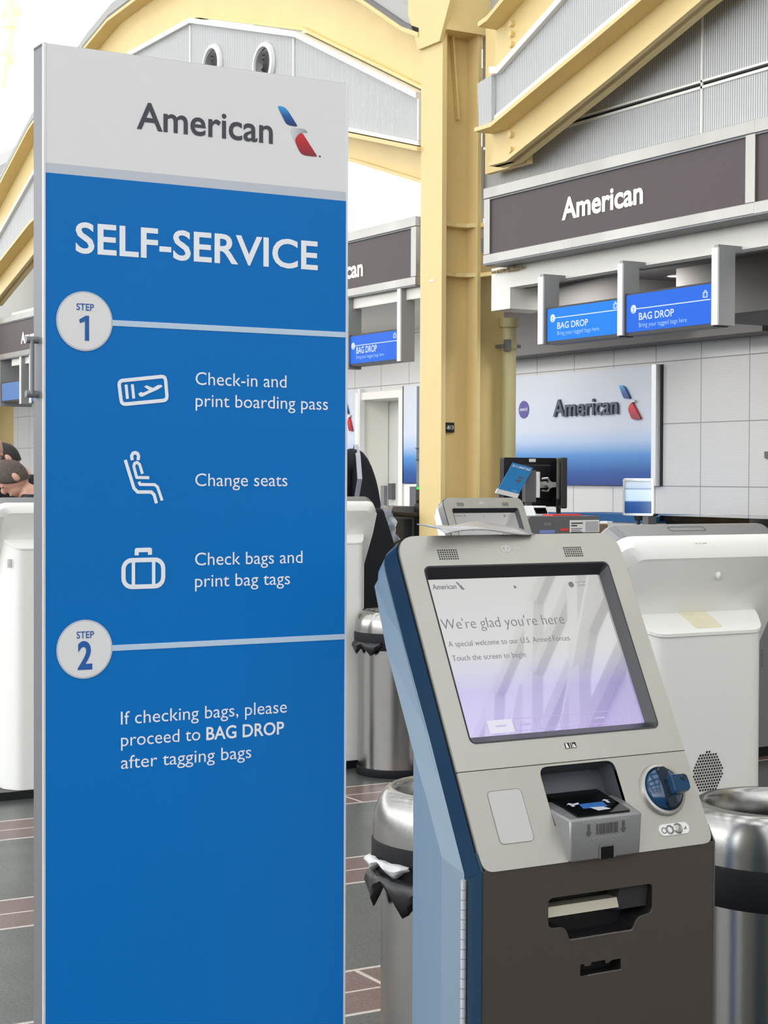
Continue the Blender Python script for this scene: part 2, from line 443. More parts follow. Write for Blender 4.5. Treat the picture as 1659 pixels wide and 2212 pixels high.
M_DKWALL = mat('unseen_dark_wall', (74, 70, 66), .5)
M_SKYGL = mat('skylight_frame', (196, 196, 190), .6)
M_POSTG = mat('post_grey', (150, 151, 152), .5)
M_PIPE = mat('khaki_pipe', (176, 166, 124), .5)
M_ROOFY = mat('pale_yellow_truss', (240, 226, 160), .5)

# ================================================================== THE SETTING
struct('floor', MB().box(-16, 10.2, -14, 40, -.12, 0), M_FLOOR)
WU = 9.5                                       # wall behind the counters
w = MB().box(WU, WU+.2, 16.75, 40, 0, 3.1).box(WU, WU+.2, -12, 15.85, 0, 3.1).box(WU, WU+.2, 15.85, 16.75, 2.42, 3.1)
struct('wall_back', w, M_WALL)
struct('wall_end', MB().box(-16, 9.5, 38, 38.2, 0, 5), M_GREYC)

# bulkhead over the counters: a long hollow soffit box in each bay
b = MB()
b.box(7.2, 7.3, -12, 10.49, 2.94, 3.1)          # white fascia below the sign band
b.box(7.2, 7.55, 10.49, 10.735, 2.787, 3.1)     # white end block
struct('wall_bulkhead', b, M_CREAM)
b = MB()
b.box(7.3, 7.36, -12, 10.49, 2.94, 3.6)
b.box(7.3, 9.5, -12, 10.75, 3.1, 3.16)          # underside
b.box(8.35, 9.5, -12, 10.0, 2.72, 3.1)          # dropped duct box by the wall
b.box(7.36, 9.5, 10.66, 10.75, 2.8, 3.1)
b.box(9.2, 9.5, 10.0, 14.6, 2.68, 3.1)
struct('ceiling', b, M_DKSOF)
struct('ceiling_upper', MB().box(7.3, 9.7, -12, 10.7, 3.62, 3.7).box(7.8, 9.7, 12, 40, 3.55, 3.63), M_GREYC)
b = MB().box(7.33, 7.42, 11.9, 22.3, 3.0, 3.7).box(7.42, 9.5, 11.9, 40, 3.1, 3.16)
struct('wall_bulkhead_far', b, M_CREAM)
# grey panel wall above the lit sign of the near bay, split by a dark reveal
WP = 7.42
b = MB().box(WP, WP+.06, -12, 11.2, 3.55, 4.075).box(WP, WP+.06, -.2, 11.2, 4.098, 6.3)
struct('wall_upper', b, M_RIB)
b = MB()
b.box(WP-.012, WP, -.2, 10.6, 4.058, 4.075).box(WP-.012, WP, -.2, 10.5, 4.098, 4.112)
b.box(WP-.012, WP, 8.63, 8.645, 3.65, 4.8).box(WP-.03, WP, 11.18, 11.21, 3.4, 4.1)
struct('trim_1', b, M_CREAM)
struct('trim_2', MB().box(WP+.03, WP+.05, -.2, 11.0, 4.07, 4.1), M_BLACK)
# bays on the left: plain grey spandrel, bright clerestory above the sign
struct('wall_clerestory', MB().box(8.0, 8.1, 18.2, 40, 3.7, 4.9), M_GREYC)
b = MB().box(9.4, 9.7, 11.0, 16.5, 5.02, 5.55).box(9.4, 9.7, -12, 40, 6.9, 7.1)
struct('trim_3', b, M_GREYC)
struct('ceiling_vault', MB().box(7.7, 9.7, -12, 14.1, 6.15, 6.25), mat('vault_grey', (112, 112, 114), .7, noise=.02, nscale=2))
# opposite side of the hall and its roof: mullions and skylight frames, open to the sky between
b = MB()
y = -14.0
while y < 40:
    b.box(-15.9, -15.6, y, y+2.1, 0, 3.0); y += 3.0
b.box(-15.9, -15.6, -14, 40, 2.5, 3.3)
struct('wall_left', b, M_DKWALL)  # unseen dark wall, its gaps shaped for streaks reflected in the bins
b = MB()
for y in range(-14, 41, 3): b.box(-16, -15.85, y-.06, y+.06, 0, 9)
for z in (.05, 3, 6, 8.9): b.box(-15.98, -15.88, -14, 40, z-.05, z+.05)
struct('window_1', b, M_SKYGL)
b = MB()
for k, y in enumerate(range(-14, 41, 3)): b.box(-16, 7.0, y-.55, y+.55, 9.0, 9.25)
for x in (-15, -11.5, -8, -4.5, -1, 2.5, 6): b.box(x-.5, x+.5, -14, 40, 8.95, 9.2)
struct('ceiling_skylight', b, M_SKYGL)
b = MB()
for y in [-9+1.25*i for i in range(12)]: b.tube([(7.8, y, 6.2), (10.6, y+.1, 11.0)], .11, 6)
for k in range(5): b.tube([(8.0+.62*k, -10, 6.5+1.07*k), (8.0+.62*k, 6, 6.5+1.07*k)], .09, 6)
for y in (-8, -5.5, -3, -.5, 2): b.tube([(7.8, y, 6.2), (9.9, y+2.6, 9.8)], .1, 6)
struct('window_2', b, M_SKYGL)
struct('ceiling_roof', MB().prism([(7.9, 6.2), (8.75, 7.66), (8.8, 7.6), (7.95, 6.14)], 'y', -6.2, -2.4).prism([(8.75, 7.66), (10.4, 10.6), (10.45, 10.5), (8.8, 7.6)], 'y', -1.6, 3.5), M_GREYC)
struct('wall_front', MB().box(-16, 10, -14.2, -14, 0, 5.6), M_DKWALL)  # added unseen wall, cuts daylight from behind the camera

# ------------------------------------------------------------------ steel arches in the counter line
ARCH = dict(
  ubot=[(22.45, 4.50), (20.61, 5.29), (19.0, 5.86), (17.5, 6.11), (15.88, 6.11), (13.61, 5.48), (11.46, 4.52)],
  utop=[(22.45, 5.00), (20.65, 5.82), (18.74, 6.40), (18.0, 6.56), (17.2, 6.60), (15.7, 6.60), (13.6, 6.05), (12.34, 5.44), (11.71, 5.08), (11.46, 4.98)],
  pbot=[(22.4, 4.18), (20.61, 4.69), (18.6, 5.12), (14.8, 5.08), (12.66, 4.45), (11.54, 4.15)],
  ltop=[(22.45, 4.12), (20.61, 4.66), (18.6, 5.06), (14.8, 5.02), (12.66, 4.42), (11.46, 4.10)],
  lbot=[(22.45, 3.80), (20.61, 4.35), (18.6, 4.75), (14.8, 4.74), (12.65, 4.17), (11.57, 3.84), (11.46, 3.81)])
def thick_line(mb, pts, dz0, dz1, x0, x1):
    """bar that follows a polyline in the y-z plane"""
    n = len(pts)
    mb.loft([[(x0, y, z+dz0), (x1, y, z+dz0), (x1, y, z+dz1), (x0, y, z+dz1)] for y, z in pts])
    return mb
def build_arch(label, A, ribs_mirror=False, vents=()):
    ys = [p[0] for p in A['ubot']]
    t = thing('roof_arch', label, 'arch', (7.05, sum(ys)/len(ys), 3.8), group='yellow steel arches')
    X0, X1 = 7.05, 7.37
    u = MB(); u.prism(A['ubot'] + A['utop'][::-1], 'x', X0+.10, X0+.14)
    thick_line(u, A['ubot'], -.0, .03, X0+.06, X0+.2); thick_line(u, A['utop'], -.035, 0, X0-.06, X1)
    obj('upper_beam', u, M_YEL, t)
    u = MB(); u.prism(A['lbot'] + A['ltop'][::-1], 'x', X0+.10, X0+.14)
    thick_line(u, A['lbot'], 0, .03, X0+.06, X0+.2); thick_line(u, A['ltop'], -.03, 0, X0-.06, X1)
    obj('lower_beam', u, M_YEL, t)
    ptop = [(y, z-.065) for y, z in A['ubot']]
    e = .09 if ptop[0][0] > ptop[-1][0] else -.09
    pt = [(ptop[0][0]-e, ptop[0][1]+.03)] + ptop[1:-1] + [(ptop[-1][0]+e, ptop[-1][1]+.04)]
    p = obj('infill_panel', MB().prism(pt + A['pbot'][::-1], 'x', X0+.02, X0+.26), M_RIB, t)
    g = MB(); thick_line(g, pt, 0, .05, X0-.02, X0+.28); thick_line(g, A['pbot'], -.02, .012, X0, X0+.27)
    for y, z in ((pt[-1][0], pt[-1][1]),): g.box(X0, X0+.05, y-.012, y+.012, z-.32, z)
    obj('panel_edge', g, M_CREAM, p)
    return t, p
tL, pL = build_arch('yellow steel arch with grey panel band left of the tall column', ARCH)
g = MB(); thick_line(g, ARCH['utop'], .0, .035, 7.0, 7.3); obj('roof_gasket', g, M_DKSOF, tL)
g = MB(); thick_line(g, ARCH['utop'], .036, .17, 7.04, 7.3); obj('roof_edge', g, M_GREYC, tL)
# seams and round air outlets of the left arch
for y, z0, z1 in ((15.92, 5.1, 6.03), (13.68, 4.78, 5.42)): obj('panel_seam', MB().box(7.055, 7.07, y-.012, y+.012, z0, z1), M_CREAM, pL)
for y, z in ((15.37, 5.52), (14.25, 5.30)):
    f = Fr((7.06, y, z), (0, -1, 0), (0, 0, 1))
    v = MB()
    v.lathe([(.17, 0), (.205, .0), (.21, .02), (.2, .045), (.165, .05), (.155, .02)], seg=40)
    rm = Matrix.Translation((7.075, y, z)) @ Matrix.Rotation(-PI/2, 4, 'Y')
    v.v = [rm @ q for q in v.v]
    o = obj('round_vent', v, M_WHITE, pL, smooth=True)
    v = MB(); v.lathe([(.0, .012), (.155, .012)], seg=32)
    for r in (.125, .085, .045): v.lathe([(r, .012), (r-.005, .05), (r-.03, .03), (r-.03, .012)], seg=32)
    v.v = [rm @ q for q in v.v]
    obj('vent_louver', v, M_DGREYP, o, smooth=True)
AR = dict(
  ubot=[(10.62, 4.52), (10.43, 4.53), (9.74, 4.83), (8.3, 5.47), (6.2, 6.11), (4.4, 6.11), (2.1, 5.48), (-.05, 4.52)],
  utop=[(10.62, 4.87), (10.50, 4.89), (9.6, 5.30), (8.3, 6.0), (6.2, 6.6), (4.4, 6.6), (2.1, 6.0), (-.05, 4.98)],
  pbot=[(10.49, 4.16), (9.22, 4.54), (7.4, 5.08), (3.2, 5.08), (1.1, 4.45), (.0, 4.15)],
  ltop=[(10.66, 4.11), (10.45, 4.11), (9.22, 4.47), (7.4, 5.02), (3.2, 5.02), (1.1, 4.42), (-.05, 4.10)],
  lbot=[(10.65, 3.84), (10.42, 3.84), (9.22, 4.20), (8.30, 4.50), (7.4, 4.74), (3.2, 4.74), (1.1, 4.17), (-.05, 3.81)])
tR, pR = build_arch('yellow steel arch rising right from the tall column', AR)
for y, z in [(10.40, 4.83-.075*i) for i in range(5)] + [(10.40, 4.03), (10.40, 3.92)]:
    obj('bolt', MB().cyl((7.18, y, z), (7.12, y, z), .024, seg=12), M_YEL, tR)
# folded end piece of the right panel band
obj('panel_end_cap', MB().prism([(10.5, 4.12), (10.66, 4.10), (10.68, 4.44), (10.5, 4.47)], 'x', 7.03, 7.2), M_RIB, pR)
obj('beam_stub', MB().prism([(10.4, 3.84), (10.95, 3.84), (10.95, 5.0), (10.4, 4.95)], 'x', 7.28, 7.33), M_YEL, tR)

# ------------------------------------------------------------------ tall yellow column
def build_column(label, y0):
    t = thing('steel_column', label, 'column', (7.2, y0, 0), group='yellow steel columns')
    d = y0-11.315
    obj('front_flange', MB().box(7.03, 7.07, 11.16+d, 11.47+d, 0, 5.4), M_YEL, t)
    obj('web', MB().box(7.07, 7.36, 11.29+d, 11.34+d, 0, 5.4).box(7.36, 7.70, 11.30+d, 11.5+d, 0, 3.3), M_YEL, t)
    obj('rear_fin', MB().box(7.335, 7.365, 11.13+d, 11.3+d, 0, 5.4), M_YEL, t)
    for z in (3.47, 3.09):
        arc = [(7.07, 11.17+d), (7.12, 11.20+d), (7.2, 11.225+d), (7.28, 11.2+d), (7.34, 11.15+d), (7.34, 11.3+d), (7.07, 11.3+d)]
        s = MB().prism(arc, 'z', z, z+.03)
        s.prism([(7.36, 11.15+d), (7.40, 10.85+d), (7.6, 10.85+d), (7.6, 11.28+d), (7.36, 11.28+d)], 'z', z, z+.03)
        obj('stiffener', s, M_YEL, t)
    cap = MB(); cap.prism([(11.16+d, 4.85), (11.47+d, 4.85), (11.62+d, 5.15), (11.62+d, 5.5), (11.0+d, 5.5), (11.0+d, 5.15)], 'x', 7.0, 7.03)
    cap.box(7.03, 7.6, 11.1+d, 11.5+d, 4.93, 5.5)
    obj('capital', cap, M_YEL, t)
    obj('web_rib', MB().prism([(7.17, 4.93), (7.185, 4.93), (7.24, 4.3), (7.225, 4.3)], 'y', 11.24+d, 11.29+d), M_YEL, t)
    return t
tcol = build_column('tall yellow steel column behind the kiosk with a black B13 plate', 11.315)
tc2 = copy_tree(tcol, (7.2, 23.35, 0), label='far yellow steel column seen above the heads, left of the blue sign')
copy_tree(tcol, (7.2, -.2, 0), label='yellow steel column at the right end of the near arch')
# plate and sticker fixed on the column
fr = Fr((0, 11.285, 0), (1, 0, 0), (0, 0, 1))
a = fr.px(960, 934); bq = fr.px(979.5, 913)
o = obj('code_plate', MB().box(a[0], bq[0], 11.272, 11.288, a[1], bq[1]), M_BLACK)
tag(o, 'small black plate reading -B13 on the yellow column', 'sign')
q = text(MB(), Fr((0, 11.272, 0), (1, 0, 0), (0, 0, 1)), '-B13', a[0]+.008, bq[0]-.008, (a[1]+bq[1])/2-.014, .028, .01, .001)
obj('lettering', q, M_INKW, o)
fr = Fr((7.03, 0, 0), (0, -1, 0), (0, 0, 1))
a = fr.px(929, 610); bq = fr.px(937, 603)
o = obj('sticker', MB().box(7.027, 7.031, -a[0], -bq[0], a[1], bq[1]), M_PAPER)
tag(o, 'tiny white sticker high on the front of the yellow column', 'sticker')
# khaki pipe beside the column
t = thing('drain_pipe', 'khaki vertical pipe right of the yellow column under the white bulkhead', 'pipe', (7.67, 11.19, 0))
obj('pipe', MB().cyl((7.67, 11.19, 0), (7.67, 11.19, 2.78), .058, seg=24), M_PIPE, t, smooth=True)
obj('collar', MB().cyl((7.67, 11.19, 2.72), (7.67, 11.19, 2.79), .075, .085, seg=24), M_PIPE, t, smooth=True)
obj('collar', MB().cyl((7.67, 11.19, 2.55), (7.67, 11.19, 2.6), .066, seg=24), M_PIPE, t, smooth=True)
obj('clamp', MB().box(7.59, 7.75, 11.14, 11.26, 2.56, 2.585).box(7.6, 7.63, 11.1, 11.16, 2.53, 2.62), M_DGREYP, t)
# crumbling packing under the sign band
g = MB()
for i in range(12):
    y = 10.68-i*.035+random.uniform(-.01, .01); s = random.uniform(.012, .022)
    g.ell((7.172, y, 3.066), s, s, s*.9, 8, 6)
o = obj('fire_stop_filler', g, mat('tan_filler', (170, 152, 116), .8)); tag(o, 'lumpy tan filler squeezed under the left end of the sign band', 'filler')

# ------------------------------------------------------------------ lit airline signs on the bulkhead
def fascia_sign(label, U, y0, y1, zb, zt, txt=None, depth=.3, lp=.075):
    """y0 > y1: the far end is on the left of the picture"""
    t = thing('fascia_sign', label, 'sign', (U, (y0+y1)/2, zb), group='dark bulkhead signs')
    p = obj('sign_face', MB().box(U+.02, U+.06, y1, y0, zb, zt), M_BRONZE, t)
    f = obj('sign_frame', MB().box(U, U+depth, y1-.08, y0+lp, zt, zt+.078).box(U, U+.1, y1-.08, y0+lp, zb-.068, zb)
            .box(U+.004, U+depth, y0, y0+lp, zb, zt).box(U+.004, U+.1, y1-.08, y1, zb, zt), M_BAND, t, bevel=.004)
    obj('ledge', MB().box(U-.0, U+.19, y1-.08, y0+lp, zb-.078, zb-.068).box(U+.008, U+.02, y1, y0, zt-.012, zt), M_ALU, f)
    if txt:
        fr = Fr((U+.02, 0, 0), (0, -1, 0), (0, 0, 1))
        ua, ub, v, cap = txt
        q = text(MB(), fr, 'American', ua, ub, v, cap, .024, .006)
        obj('lettering', q, M_LITW, p)
    return t
fr7 = Fr((7.02, 0, 0), (0, -1, 0), (0, 0, 1))
ua, va = fr7.px(1215.3, 474.7); ub, vb = fr7.px(1390, 438); cap_b = fr7.px(1231.5, 426.7)[1]-va
fascia_sign('dark bulkhead sign reading American, right of the yellow column', 7.0, 10.475, 7.771, 3.168, 3.573, (ua, ub, (va+vb)/2, cap_b))
fascia_sign('dark blank bulkhead sign cut by the right edge of the photo', 7.0, 7.686, 4.2, 3.168, 3.573, lp=.004)
frL = Fr((7.29, 0, 0), (0, -1, 0), (0, 0, 1))
e = frL.px(785, 585.7); Lw = ub-ua
def left_sign(label, y0, y1, ua, v): return fascia_sign(label, 7.27, y0, y1, 3.168, 3.573, (ua, ua+Lw, v, cap_b))
left_sign('dark bulkhead sign between blue sign and yellow column, showing can', 16.8, 12.02, e[0]-Lw, 3.262)
e2 = frL.px(46.3, 733)
left_sign('dark bulkhead sign at far left showing Ame beside the blue sign', 22.9, 17.0, e2[0], 3.262)

# ------------------------------------------------------------------ hanging bag-drop screens
def bag_icon(mb, fr, u, v, s, w, h):
    stroke(mb, fr, rrect(u-.5*s, u+.5*s, v-.42*s, v+.3*s, .14*s, 3), w, h, True)
    for k in (-.26, .26): stroke(mb, fr, [(u+k*s, v-.42*s), (u+k*s, v+.3*s)], w, h)
    stroke(mb, fr, [(u-.18*s, v+.36*s), (u-.18*s, v+.55*s), (u+.18*s, v+.55*s), (u+.18*s, v+.36*s)], w, h)
def hanging_screen(label, U, corners, d, face, pale, zt_cut):
    fr = Fr((U, 0, 0), (0, -1, 0), (0, 0, 1))
    (x0, x1, z0, z1) = corners                      # u from left to right, z
    t = thing('hanging_screen', label, 'screen', (U, -(x0+x1)/2, z0), group='bag drop screens')
    obj('housing', MB().box(U+.002, U+.12, -x1-.008, -x0+.008, z0-.02, z1+.012), M_BLACK, t)
    p = obj('display', MB().poly([fr.p(x0+.004, z0, .0), fr.p(x1-.004, z0, .0), fr.p(x1-.004, z1, .0), fr.p(x0+.004, z1, .0)]), face, t)
    if d:
        obj('step_badge', disc(MB(), fr, *d['c'], d['cr'], h=.002), M_SCRW, p)
        obj('divider_line', stroke(MB(), fr, [d['l0'], d['l1']], .006, .002), M_SCRW, p)
        obj('lettering', text(MB(), fr, 'BAG DROP', *d['t1'], .012, .002), M_SCRW, p)
        q = MB(); bag_icon(q, fr, d['b'][0], d['b'][1], .042, .0045, .002)
        obj('bag_icon', q, M_SCRW, p)
        q = text(MB(), fr, 'Bring your tagged bags here', *d['t2'], -.004, .002)
        obj('caption', q, pale, p)
        q = text(MB(), fr, '2', d['c'][0]-.009, d['c'][0]+.009, d['c'][1]-.022, .03, .0, .004)
        obj('step_number', q, face, p)
    return t
def scr_data(fr, c, l1, t1a, t1b, t1c, t2a, t2b, b, cr=.028):
    C = fr.px(*c); a = fr.px(*t1a); bb = fr.px(*t1b); a2 = fr.px(*t2a); b2 = fr.px(*t2b)
    return dict(c=C, cr=cr, l0=(C[0]+cr, C[1]), l1=(fr.px(*l1)[0], C[1]), t1=(a[0], bb[0], (a[1]+bb[1])/2, fr.px(*t1c)[1]-a[1]),
                t2=(a2[0], b2[0], (a2[1]+b2[1])/2, .028), b=fr.px(*b))
fs = Fr((7.02, 0, 0), (0, -1, 0), (0, 0, 1))
hanging_screen('brighter blue BAG DROP screen, left one of the pair', 7.02, (-9.775, -8.985, 2.49, 2.712),
   scr_data(fs, (1194.5, 687.6), (1339, 671), (1204.2, 709.3), (1270.6, 703.7), (1204, 696), (1204.2, 723), (1294.5, 714.9), (1330, 660)), M_BLUES1, M_SCRP, 0)
hanging_screen('deeper blue BAG DROP screen, right one of the pair', 7.02, (-8.905, -8.07, 2.49, 2.73),
   scr_data(fs, (1369, 668), (1535, 648.8), (1380.7, 690.6), (1456, 683), (1380.7, 675.7), (1380.7, 706.6), (1484, 695.5), (1524, 635.8)), M_BLUES2, M_SCRP, 0)
fl = Fr((7.29, 0, 0), (0, -1, 0), (0, 0, 1))
A_ = fl.px(756, 786); B_ = fl.px(861, 776); T_ = fl.px(861, 713)
hanging_screen('blue BAG DROP screen between blue sign and yellow column', 7.29, (A_[0], B_[0], (A_[1]+B_[1])/2, T_[1]),
   scr_data(fl, (763.3, 747.7), (861, 732.7), (770, 763.4), (814.4, 759.5), (770, 749.6), (770, 775), (829.8, 768.5), (853, 725), .03), M_BLUES2, M_SCRP, 0)
A_ = fl.px(4, 866); B_ = fl.px(44, 862); T_ = fl.px(44, 823)
hanging_screen('dim blue screen hanging at far left of the blue sign', 7.29, (A_[0], B_[0], (A_[1]+B_[1])/2, T_[1]), None, M_BLUES3, M_SCRP, 0)
A2 = fl.px(70, 860)
hanging_screen('sliver of blue screen just left of the sign handle', 7.29, (A2[0], A2[0]+.9, 2.5, 2.75), None, M_BLUES3, M_SCRP, 0)
def screen_post(label, y0, y1, U, z0, z1, dep=.14, mt=None):
    o = obj('screen_post', MB().mat(0).box(U, U+.012, y1, y0, z0, z1).mat(1).box(U+.012, U+dep, y1+.002, y0-.002, z0, z1).box(U+.012, U+(.21 if U < 7.1 else .1), y1+.01, y0-.01, z1-.02, z1+(.02 if U < 7.1 else 0)), [M_WHITE, M_POSTG])
    return tag(o, label, 'post', 'white screen hanger posts')
for y0, y1, l in ((9.86, 9.80, 'white hanger post at left edge of the brighter BAG DROP screen'), (8.97, 8.92, 'white hanger post between the paired BAG DROP screens'),
                  (8.055, 8.0, 'white hanger post right of the deeper blue BAG DROP screen')):
    screen_post(l, y0, y1, 7.0, 2.475, 2.94)
p0 = fl.px(862, 700)[0]; p1 = fl.px(869, 700)[0]
screen_post('white hanger post right of the screen beside the yellow column', -p0, -p1, 7.27, 2.5, 3.09)
p0 = fl.px(748, 700)[0]; p1 = fl.px(755, 700)[0]
screen_post('white hanger post tight against the right edge of the blue sign', -p0, -p1, 7.27, 2.48, 3.09)
for x0, x1, l in ((-4, 2, 'white hanger post on the far left photo edge'), (45, 48, 'white hanger post right of the dim blue screen'), (66, 70, 'white hanger post left of the sliver of screen')):
    p0 = fl.px(x0, 800)[0]; p1 = fl.px(x1, 800)[0]
    screen_post(l, -p0, -p1, 7.27, 2.48, 3.09, .45)
# downlight in the soffit
t = thing('downlight', 'round recessed downlight in the dark soffit above the screens', 'light', (8.0, 9.0, 3.1))
dl = at(1462, 597, 'z', 3.095)
t.location = dl; INV[t.name] = Matrix.Translation(dl).inverted()
v = MB(); v.lathe([(.075, 0), (.1, -.004), (.1, .0)], dl, 32); obj('rim', v, M_CHROME, t, smooth=True)
v = MB(); v.lathe([(.0, .0015), (.075, .0015)], dl, 32); obj('lamp', v, mat('lamp_glow', (255, 255, 250), .4, emit=(255, 252, 240), estr=1.2), t)

for y in (10.2, 7.4, 5.4, 13.2, 15.4, 17.6, 20.0):
    area_light('counter_fill_light', (8.0, y, 3.05), (0.25, 0, -1), .5, .5, 22, (1, .97, .92))  # added fill without fixtures, brightens the counter wall
# ------------------------------------------------------------------ airline mark, reused on several surfaces (unit box, v up)
LOGO = dict(
 blue=[(1200, 107), (1240, 112), (1265, 122), (1290, 150), (1370, 278), (1305, 268), (1280, 258), (1265, 240)],
 silv=[(1310, 300), (1325, 288), (1380, 290), (1420, 298), (1440, 310), (1450, 328), (1415, 322), (1390, 328), (1365, 345), (1345, 385), (1330, 370), (1310, 325)],
 red=[(1395, 330), (1410, 335), (1530, 523), (1425, 512), (1400, 500), (1380, 475), (1350, 410), (1345, 385), (1365, 350), (1385, 335)])
SIGN_Y = 2.942
FS = Fr((0, SIGN_Y, 0), (1, 0, 0), (0, 0, 1))
def _lg(p): return FS.px(280+p[0]/3.77, 200+p[1]/3.77)
LP = {k: [_lg(p) for p in v] for k, v in LOGO.items()}
_lu0, _lv1 = LP['blue'][0]; _lu1, _lv0 = LP['red'][2]
LP = {k: [((a-_lu0)/(_lu1-_lu0), (c-_lv0)/(_lv1-_lv0)) for a, c in v] for k, v in LP.items()}
def smoothp(pts):
    return rpoly(pts, .05, 2)
def airline_mark(parent, fr, u0, u1, v0, v1, h, mats=(None, None, None), local=False, thick=0):
    mats = [m_ or d for m_, d in zip(mats, (M_LOGOB, M_LOGOS, M_LOGOR))]
    for k, m_, nm in (('blue', mats[0], 'mark_upper'), ('silv', mats[1], 'mark_middle'), ('red', mats[2], 'mark_lower')):
        pts = [(u0+a*(u1-u0), v0+c*(v1-v0)) for a, c in smoothp(LP[k])]
        q = MB()
        if thick: plate(q, fr, [pts], h, h+thick)
        else: q.poly([fr.p(a, c, h) for a, c in pts])
        obj(nm, q, m_, parent, local=local)

# ================================================================== SELF-SERVICE SIGN
sx0, sx1, sz1 = 1.024, 1.636, 2.311
t = thing('self_service_sign', 'tall blue and white SELF-SERVICE sign filling the left foreground', 'sign', ((sx0+sx1)/2, SIGN_Y+.025, 0))
T_SIGN = t
b = MB().box(sx0, sx0+.006, SIGN_Y-.001, SIGN_Y+.05, .03, sz1).box(sx1-.006, sx1, SIGN_Y-.001, SIGN_Y+.05, .03, sz1)
b.box(sx0, sx1, SIGN_Y+.001, SIGN_Y+.05, sz1-.006, sz1).box(sx0+.006, sx1-.006, SIGN_Y+.004, SIGN_Y+.048, .03, sz1-.006)
obj('frame', b, M_ALU, t)
obj('edge_strip', MB().box(sx0-.0005, sx0+.0035, SIGN_Y-.003, SIGN_Y+.003, .03, sz1+.0005).box(sx1-.0035, sx1+.0005, SIGN_Y-.003, SIGN_Y+.003, .03, sz1+.0005), M_ALUL, t)
obj('base', MB().box(sx0-.03, sx1+.03, SIGN_Y-.2, SIGN_Y+.25, 0, .03), M_ALU, t, bevel=.004)
def spanel(name, za, zb, mt):
    return obj(name, MB().box(sx0+.0035, sx1-.0035, SIGN_Y-.002, SIGN_Y+.004, za, zb), mt, t)
zg1 = FS.px(400, 381)[1]; zg0 = FS.px(400, 401.5)[1]
head = spanel('header_panel', zg1, sz1-.001, M_SIGNW)
spanel('header_band', zg0, zg1, M_SIGNG)
face = spanel('printed_panel', .03, zg0, M_SIGNB)
FP = Fr((0, SIGN_Y-.002, 0), (1, 0, 0), (0, 0, 1))
def Z1(x, y, ox, oy): return (ox+x*.39783, oy+y*.39783)
q = text_px(MB(), FP, 'American', (295.1, 276.9), (589, 310.1), None, .014, cap=FP.px(318, 223.3)[1]-FP.px(318, 279.5)[1])
obj('lettering', q, M_INKG, head)
lu0, lv1 = FP.px(598.4, 228.4); lu1, lv0 = FP.px(685.8, 338.8)
airline_mark(head, FP, lu0, lu1, lv0, lv1, .0008)
q = MB(); rr = FP.px(690.5, 338); ring(q, FP, rr[0], rr[1], .0012, .002); disc(q, FP, rr[0], rr[1], .001)
obj('registered_mark', q, M_INKG, head)
q = text_px(MB(), FP, 'SELF-SERVICE', (162.9, 545.3), (686, 581.7), (214.6, 485.8), .018, cap=FP.px(214.6, 485.8)[1]-FP.px(214.6, 548.7)[1])
obj('title_lettering', q, M_INKW, face)
capn = FP.px(430, 804.7)[1]-FP.px(430, 832)[1]
for args in (('Check-in and', (422.2, 831.7), (618.4, 836.9), -.002), ('print boarding pass', (422.2, 878.3), (707.9, 885.4), -.002),
             ('Change seats', (421.4, 1050.5), (620.3, 1049.7), -.002), ('Check bags and', (421, 1221.4), (653, 1215.8), -.002),
             ('print bag tags', (421, 1267.1), (626, 1263.2), -.002), ('If checking bags, please', (260.7, 1564.5), (619.2, 1539.5), -.002),
             ('proceed to', (261.1, 1611.9), (432.2, 1598.7), -.002), ('BAG DROP', (445.3, 1598.3), (613.2, 1585.2), .016),
             ('after tagging bags', (261, 1660), (542.4, 1637.7), -.002)):
    q = text_px(MB(), FP, args[0], args[1], args[2], None, args[3], cap=capn)
    obj('lettering', q, M_INKW, face)
for (yt, yb, sa, sb, sc, num, na, nb, nc, l0, l1) in (
   (629.5, 758.5, (164, 670), (202.2, 671.2), (164.5, 655.7), '1', (169.6, 735.4), (191.5, 736.4), (190, 682), (243, 699), (747, 722)),
   (1338.5, 1466, (164.4, 1379), (202.2, 1377.3), (164.8, 1364.6), '2', (167, 1445), (198.5, 1443), (180, 1388.5), (243, 1399), (745, 1376))):
    cu, ct = FP.px(182.3, yt); _, cb = FP.px(182.3, yb); cv = (ct+cb)/2; R_ = (ct-cb)/2
    zl = (FP.px(*l0)[1]+FP.px(*l1)[1])/2
    q = MB().box(cu+R_*.9, sx1-.004, SIGN_Y-.0028, SIGN_Y-.002, zl-.0052, zl+.0052)
    obj('divider_line', q, M_LINE, face)
    q = disc(MB(), FP, cu, cv, R_, h=.0012); rim = obj('step_badge_rim', q, M_SIGNG, face)
    q = disc(MB(), FP, cu, cv, R_-.003, h=.0016); bd = obj('step_badge', q, M_SIGNW, face)
    q = MB(); text_px(q, FP, 'STEP', sa, sb, None, .012, h=.0022, cap=FP.px(*sc)[1]-FP.px(sc[0], sa[1])[1])
    if num == '1':
        q.poly([FP.p(*FP.px(*p_), .0022) for p_ in ((182.5, 736), (191.5, 736.4), (191.5, 682.3), (184.5, 682), (169.6, 690.5), (172.5, 698.5), (182.5, 694))])
    else: text_px(q, FP, num, na, nb, None, .03, h=.0022, cap=FP.px(*nc)[1]-FP.px(nc[0], na[1])[1])
    obj('badge_lettering', q, M_INKB, face)
